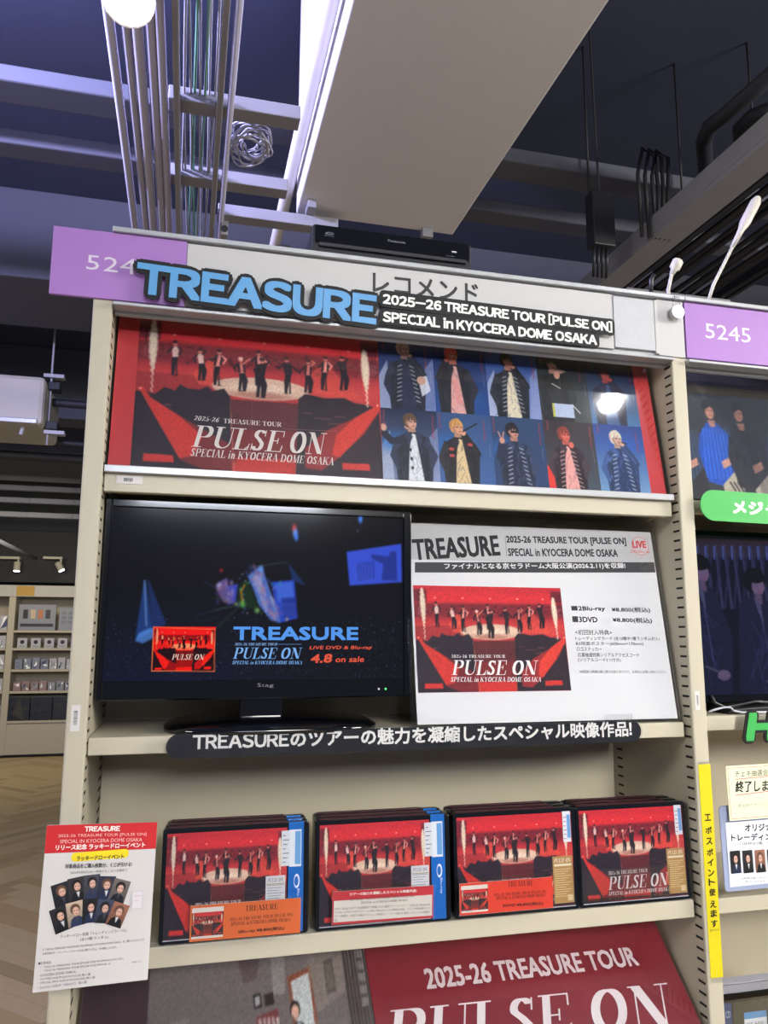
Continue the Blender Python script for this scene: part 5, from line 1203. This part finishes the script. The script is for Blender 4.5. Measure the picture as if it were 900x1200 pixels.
run('player_cable', 'thin black cable looping up beside the disc player', 'cable', [atY(*p, .09) for p in ((312, 300), (316, 291), (328, 287), (340, 289), (346, 297))], .0016, 'cable_dark', n=6)

# white cables with connectors, clip lamp
for k, (p0, p1, p2, p3, lab) in enumerate((((784, 352), (783, 340), (787, 322), (795, 305), 'short white connector plug standing behind the header joint'), ((829, 356), (836, 334), (858, 290), (888, 232), 'long white cable with a connector plug leaning right above the header'))):
    a, b, c, d = [atY(*p, .06) for p in (p0, p1, p2, p3)]
    t = thing('connector_cable', lab, 'cable', (a.x, .06, a.z)); off = -Vector((a.x, .06, a.z))
    b2 = b.lerp(c, .5)
    MB().tube([a+off, b+off, c+off], .0032, 8).build('cable', M['cable_white'], t, smooth=True)
    m_ = c.lerp(d, .35)
    MB().tube([c+off, m_+off, c.lerp(d, .5)+off, c.lerp(d, .9)+off, d+off], [.004, .006, .010, .010, .006], 10).build('plug', M['cable_white'], t, smooth=True)
run('black_stub', 'small black cable end standing left of the short white plug', 'cable', [atY(763, 345, .06), atY(763, 328, .06), atY(766, 322, .06)], .004, 'cable_dark', n=6)
p = atY(793.5, 366, -.014)
t = thing('clip_lamp', 'small round glowing clip lamp on the header joint', 'lamp', (p.x, p.y, p.z))
MB().tube([(0, .005, 0), (0, -.003, 0)], .0115, 24).build('lamp_rim', M['alu'], t); MB().tube([(0, -.0031, 0), (0, -.0045, 0)], .0100, 24).build('lamp_lens', M['led_glow'], t)
MB().box((-.006, -.001, .009), (.006, .003, .028)).build('clip', M['clear_card'], t, .001)

# ================================================================== SECOND BAY THINGS
def band_image():
    im = Img(200, 150, (24, 24, 28)); f = homog([(130, 60), (655, 105), (655, 850), (175, 880)], [(0, 0), (67, 0), (67, 150), (0, 150)]); im.map = f
    im.rect(100, 260, 2000, 900, (58, 60, 64), .8)
    def man(x, y, cl, st, s=1.0, side=0):
        im.poly([(x-90*s, y+150*s), (x-30*s, y+75*s), (x+40*s, y+75*s), (x+130*s, y+160*s), (x+150*s, y+300*s), (x+60*s, y+440*s), (x-60*s, y+420*s), (x-110*s, y+260*s)], cl)
        for k in range(9): im.line([(x-60*s+22*k*s, y+110*s), (x-70*s+28*k*s, y+400*s)], 1.2, tuple(min(255, int(c*1.5+10)) for c in cl), .6)
        im.poly([(x+30*s, y+430*s), (x+150*s, y+320*s), (x+190*s, y+640*s), (x+70*s, y+640*s)], st)
        im.map = None; q = f((x, y)); im.ell(q[0]-.4, q[1]-4, 6.2*s, 10*s, (26, 20, 20)); im.ell(q[0]+.3, q[1]+1.5, 4.0*s, 8.2*s, (214, 150, 126)); im.poly([(q[0]-5, q[1]-5), (q[0], q[1]-13), (q[0]+5, q[1]-6), (q[0]+4, q[1]-3), (q[0]+1, q[1]-5), (q[0]-3, q[1]-1)], (26, 20, 20)); im.line([(q[0]-2, q[1]), (q[0]-.8, q[1])], .8, (50, 30, 28)); im.line([(q[0]+1.4, q[1]), (q[0]+2.6, q[1])], .8, (50, 30, 28)); im.line([(q[0]-.5, q[1]+5.5), (q[0]+1.4, q[1]+5.5)], .8, (160, 70, 66)); im.map = f
        im.poly([(x-20*s, y+60*s), (x+30*s, y+60*s), (x+30*s, y+100*s), (x-5*s, y+100*s)], (200, 140, 118))
        im.poly([(x+40*s, y+300*s), (x+100*s, y+270*s), (x+110*s, y+310*s), (x+50*s, y+340*s)], (214, 156, 132))
    man(170, 370, (48, 62, 84), (40, 40, 44)); man(400, 350, (28, 84, 190), (196, 186, 164)); man(600, 360, (28, 28, 32), (200, 190, 170)); man(850, 350, (40, 60, 120), (60, 60, 66)); man(1100, 350, (90, 90, 96), (40, 40, 44)); man(1350, 350, (30, 30, 34), (40, 40, 44))
    for k in range(6): im.line([(480+26*k, 760), (540+26*k, 860)], 1.5, (24, 22, 24), .9)
    for k in range(30): x = 140+rng.rand()*320; y = 80+rng.rand()*240; im.line([(x, y), (x+60, y+70)], .6, (150, 140, 120), .35)
    im.noise(.05); return im
bl = Vector((W+UW+.003, .02, S1+.001)); s = Panel('group_poster', 'dark poster of young men in blue and black on the right bay top shelf', 'poster', bl, bl+Vector((.88, 0, 0)), bl+Vector((0, .03, .235)))
box('poster_sheet', (0, 0, 0), (s.W, .0012, s.H), M['black'], s.e)
link_mesh('group_picture', raster_mesh('group_picture', band_image(), .42, s.H, 0, 0, -.0004), M['print'], s.e)
link_mesh('group_picture', raster_mesh('group_picture', band_image(), .42, s.H, .43, 0, -.0004), M['print'], s.e)
MB().box((0, -.0030, 0), (s.W, -.0022, s.H)).build('clear_cover', M['clear'], s.e)
def duo_image():
    im = Img(240, 150, (14, 16, 34)); f = homog([(160, 150), (514, 160), (514, 830), (195, 832)], [(0, 0), (78, 0), (78, 150), (0, 150)]); im.map = f
    im.rect(150, 150, 1700, 240, (46, 38, 50)); im.poly([(155, 150), (185, 150), (200, 500), (170, 500)], (24, 50, 110))
    for k in range(28):
        x = 240+k*38; im.poly([(x, 180), (x+10, 180), (x+34, 480), (x+22, 480)], (52, 54, 92), .8); im.poly([(x+26, 180), (x+34, 180), (x+4, 480), (x-6, 480)], (38, 40, 74), .8)
        im.line([(x, 190), (x, 250)], 1.5, (70, 90, 170), .8)
    for x, y, s_ in ((250, 300, 1), (485, 360, .95), (760, 320, 1), (1000, 340, 1)):
        im.poly([(x-70, y+90), (x, y+60), (x+60, y+90), (x+130, y+300), (x+120, y+540), (x-90, y+540), (x-80, y+200)], (24, 27, 52)); [im.line([(x-50+rng.rand()*140, y+130+rng.rand()*300), (x-50+rng.rand()*140, y+200+rng.rand()*300)], 1.5, (40, 46, 86), .5) for _ in range(14)]; im.poly([(x-10, y+66), (x+14, y+70), (x+26, y+190), (x+4, y+130)], (96, 92, 130), .6); im.ell(x+90, y+455, 6, 5, (92, 76, 108)); im.line([(x+10, y+110), (x+50, y+400)], 1, (60, 66, 110), .7); im.line([(x+20, y+420), (x+110, y+460)], 2, (90, 80, 110), .6)
        im.map = None; q = f((x, y)); im.ell(q[0]-1, q[1]-2, 12*s_, 13*s_, (12, 12, 22)); im.ell(q[0]+2.5, q[1]+4, 6.5*s_, 9*s_, (98, 80, 112)); im.poly([(q[0]-2, q[1]+10), (q[0]+5, q[1]+11), (q[0]+6, q[1]+22), (q[0]+1, q[1]+20)], (80, 66, 96)); im.ell(q[0]+1, q[1]-5, 9*s_, 6*s_, (12, 12, 22)); im.line([(q[0]+3, q[1]+9), (q[0]+6, q[1]+9)], 1, (120, 60, 90)); im.map = f
    im.map = None; im.noise(.05); return im
ty = .07; a, b = atY(818, 640, ty), atY(830, 822, ty)
x0_ = W+UW+.012; z0_ = atY(840, 824, ty).z; z1_ = atY(840, 622, ty).z
T2, hw2, hh2 = tv('television', 'dark television showing two men, cut by the right picture edge', x0_, x0_+.50, ty, z0_, z1_, duo_image(), 1, lr=(.004, .006, .014, .016))
zb2 = S2+.008-z0_
MB().box((-.03, .004, zb2+.012), (.03, .03, .006)).build('stand_neck', M['black'], T2, .003)
MB().prism([(-.2, zb2+.0008), (.2, zb2+.0008), (.19, zb2+.008), (.05, zb2+.014), (-.05, zb2+.014), (-.19, zb2+.008)], -.035, .13).build('stand_base', M['black'], T2, .002)
pts = [atY(*p, .03) for p in ((831, 834), (838, 831.5), (848, 829), (856, 829), (860, 833), (870, 835), (900, 835))]
run('grey_cable', 'thin grey cable curled on the shelf under the right television', 'cable', [(p.x, p.y, max(p.z, S2+.0105)) for p in pts], .0018, 'cable_grey', n=6)
run('black_cable', 'black power cable sagging under the right television', 'cable', [atY(*p, .06) for p in ((834, 815), (838, 824), (850, 829), (866, 826), (885, 822), (905, 824))], .0025, 'cable_dark', n=6)
# green pill sign
Yp = -.012; a = atY(822, 603, Yp); c = atY(835, 574, Yp); b = atY(835, 610, Yp)
x0_ = atY(821, 592, Yp).x; zlo, zhi = b.z, c.z
s = Panel('green_pill_sign', 'bright green rounded sign with white lettering at the right edge', 'sign', (x0_, Yp, zlo), (x0_+.34, Yp, zlo-.004), (x0_, Yp, zhi))
MB().prism(rrect(0, 0, s.W, s.H, s.H*.49, 10), 0, .002).build('sign_board', M['green'], s.e)
pr = Print(-.0004); h_ = .026; x_ = s.loc(859, 592)[0]; z_ = s.loc(859, 602)[1]
pr.text('メジャー', x_, z_, .115, h_*.82, (240, 246, 240), bold=.05); pr.build('lettering', M['print'], s.e)
# green H sign
bl = atY(876, 866, Yp); s = Panel('green_letter_sign', 'green cut-out letter H with black outline on the right bay shelf edge', 'sign', bl, bl+Vector((.05, 0, .0)), bl+Vector((0, 0, .05)))
o = solid_text('H', 'sans', .045, .036, .0025, .0075, M['sign_black'], 'outline_board', s.e, .003, slant=.25); o2 = solid_text('H', 'sans', .045, .036, .0006, 0, M['green_dark'], 'letters', s.e, -.0002, bold=.003, slant=.25)
# hand-written notice, info card, discs
zs3 = S3-.002
def z6(x, y): return (840+x*.15, 880+y*.15)
YN = .0
s = Panel('trading_card_notice', 'white trading card notice in a blue-grey sleeve at the right edge', 'notice', atY(*z6(70, 1105), YN), atY(*z6(70, 1105), YN)+Vector((.16, 0, .002)), atY(*z6(70, 430), YN))
MB().prism(rrect(0, 0, s.W, s.H, .006, 5), .001, .003).build('sleeve', mat('blue_grey_sleeve', rgb(150, 160, 190), .25), s.e)
a, c = s.loc(*z6(105, 1065)), s.loc(*z6(82, 560)); pr = Print(.0002); pr.rect(a[0], a[1], s.W-.004, c[1], (216, 220, 228)); pr.lift()
s.tpx(pr, 'オリジナル', z6(222, 628), z6(480, 618), 8, (40, 40, 44), bold=.03); s.tpx(pr, 'トレーディングカード', z6(115, 704), z6(640, 688), 8, (40, 40, 44), bold=.03); s.tpx(pr, '(ソロ絵柄全5種、ランダムで1枚)', z6(138, 742), z6(600, 726), 4, (70, 70, 74))
s.tpx(pr, '※絵柄は選べません。無くなり次第', z6(195, 1003), z6(560, 990), 2.3, (90, 90, 94)); s.tpx(pr, '終了となります。ご了承ください。', z6(225, 1030), z6(560, 1017), 2.3, (90, 90, 94)); pr.build('lettering', M['paper'], s.e)
for k in range(5):
    a = s.loc(*z6(112+97*k, 960-4*k)); c = s.loc(*z6(107+97*k, 782-4*k)); o = bpy.data.objects.new('card_picture', mm[(7, 5, 9, 1, 4)[k]]); COL.objects.link(o); o.parent = s.e; o.location = (a[0], -.0006, a[1]); o.scale = (.0178, 1, c[1]-a[1])
YN = -.006
s = Panel('handwritten_note', 'cream hand-written note with red border above the trading card notice', 'note', atY(*z6(102, 548), YN), atY(*z6(102, 548), YN)+Vector((.14, 0, .002)), atY(*z6(95, 118), YN))
box('note_paper', (0, 0, 0), (s.W, .0008, s.H), mat('cream_note', rgb(222, 224, 190), .6), s.e)
pr = Print(-.0002); bw = .0006
for (x0_, z0_, x1_, z1_) in ((.0025, .0025, s.W-.003, .0031), (.0025, s.H-.0035, s.W-.003, s.H-.0029), (.0025, .0025, .0031, s.H-.003)): pr.rect(x0_, z0_, x1_, z1_, (190, 80, 70))
s.tpx(pr, 'チェキ抽選会は', z6(140, 205), z6(440, 190), 7.5, (40, 38, 40), slant=.12); s.tpx(pr, '終了しました。', z6(145, 325), z6(560, 305), 13, (30, 28, 30), bold=.02, slant=.12)
for (a, b) in (((145, 225), (400, 200)), ((145, 350), (400, 318))): s.qpx(pr, [z6(a[0], a[1]), z6(b[0], b[1]), z6(b[0], b[1]-6), z6(a[0], a[1]-6)], (226, 110, 110))
s.tpx(pr, 'ご参加ありがとうございました', z6(135, 445), z6(560, 420), 4.5, (150, 150, 140), slant=.15); pr.build('lettering', M['paper'], s.e)
for k in range(2):
    a = atY(841+5*k, 1041, .02); s_ = box('clear_case_stand', (W+UW+.003+.007*k, .03, zs3+.0004), (W+UW+.007+.007*k, .12, zs3+.06), M['clear_card'], None, .001); props(s_, '%s clear plastic stand left of the notice sleeve' % ('left', 'right')[k], 'stand', 'clear stands beside the notice')
# wrapped discs at bottom right
for k in range(3):
    zz = atY(846, 1171, .02).z
    t = thing('disc_album', ('front dark wrapped album with a blue band at the bottom right', 'second wrapped album behind the blue-banded one at the bottom right', 'rearmost wrapped album at the bottom right')[k], 'album', (W+UW+.004, .012+.026*k, zz-.14))
    box('album_body', (0, 0, 0), (.19, .022, .14), M['case_black'] if k == 0 else M['cable_grey'], t, .002)
    pr = Print(-.0004); pr.rect(.002, .002, .016, .138, (30, 60, 110)); pr.rect(.018, .002, .188, .138, (48, 54, 50)); pr.lift(); pr.poly(ngon(.07, .08, .045, .045, 28), (34, 36, 38)); pr.text('CD', .005, .118, .008, .009, (180, 190, 210)); pr.rect(.036, .098, .075, .122, (225, 230, 236)); pr.rect(.036, .113, .075, .122, (80, 150, 205)); pr.text('¥3,500', .039, .102, .03, .006, (60, 60, 66)); pr.build('album_print', M['gloss_print'], t)
    MB().box((-.001, -.0022, -.0003), (.191, -.0016, .142)).build('shrink_wrap', M['clear'], t)
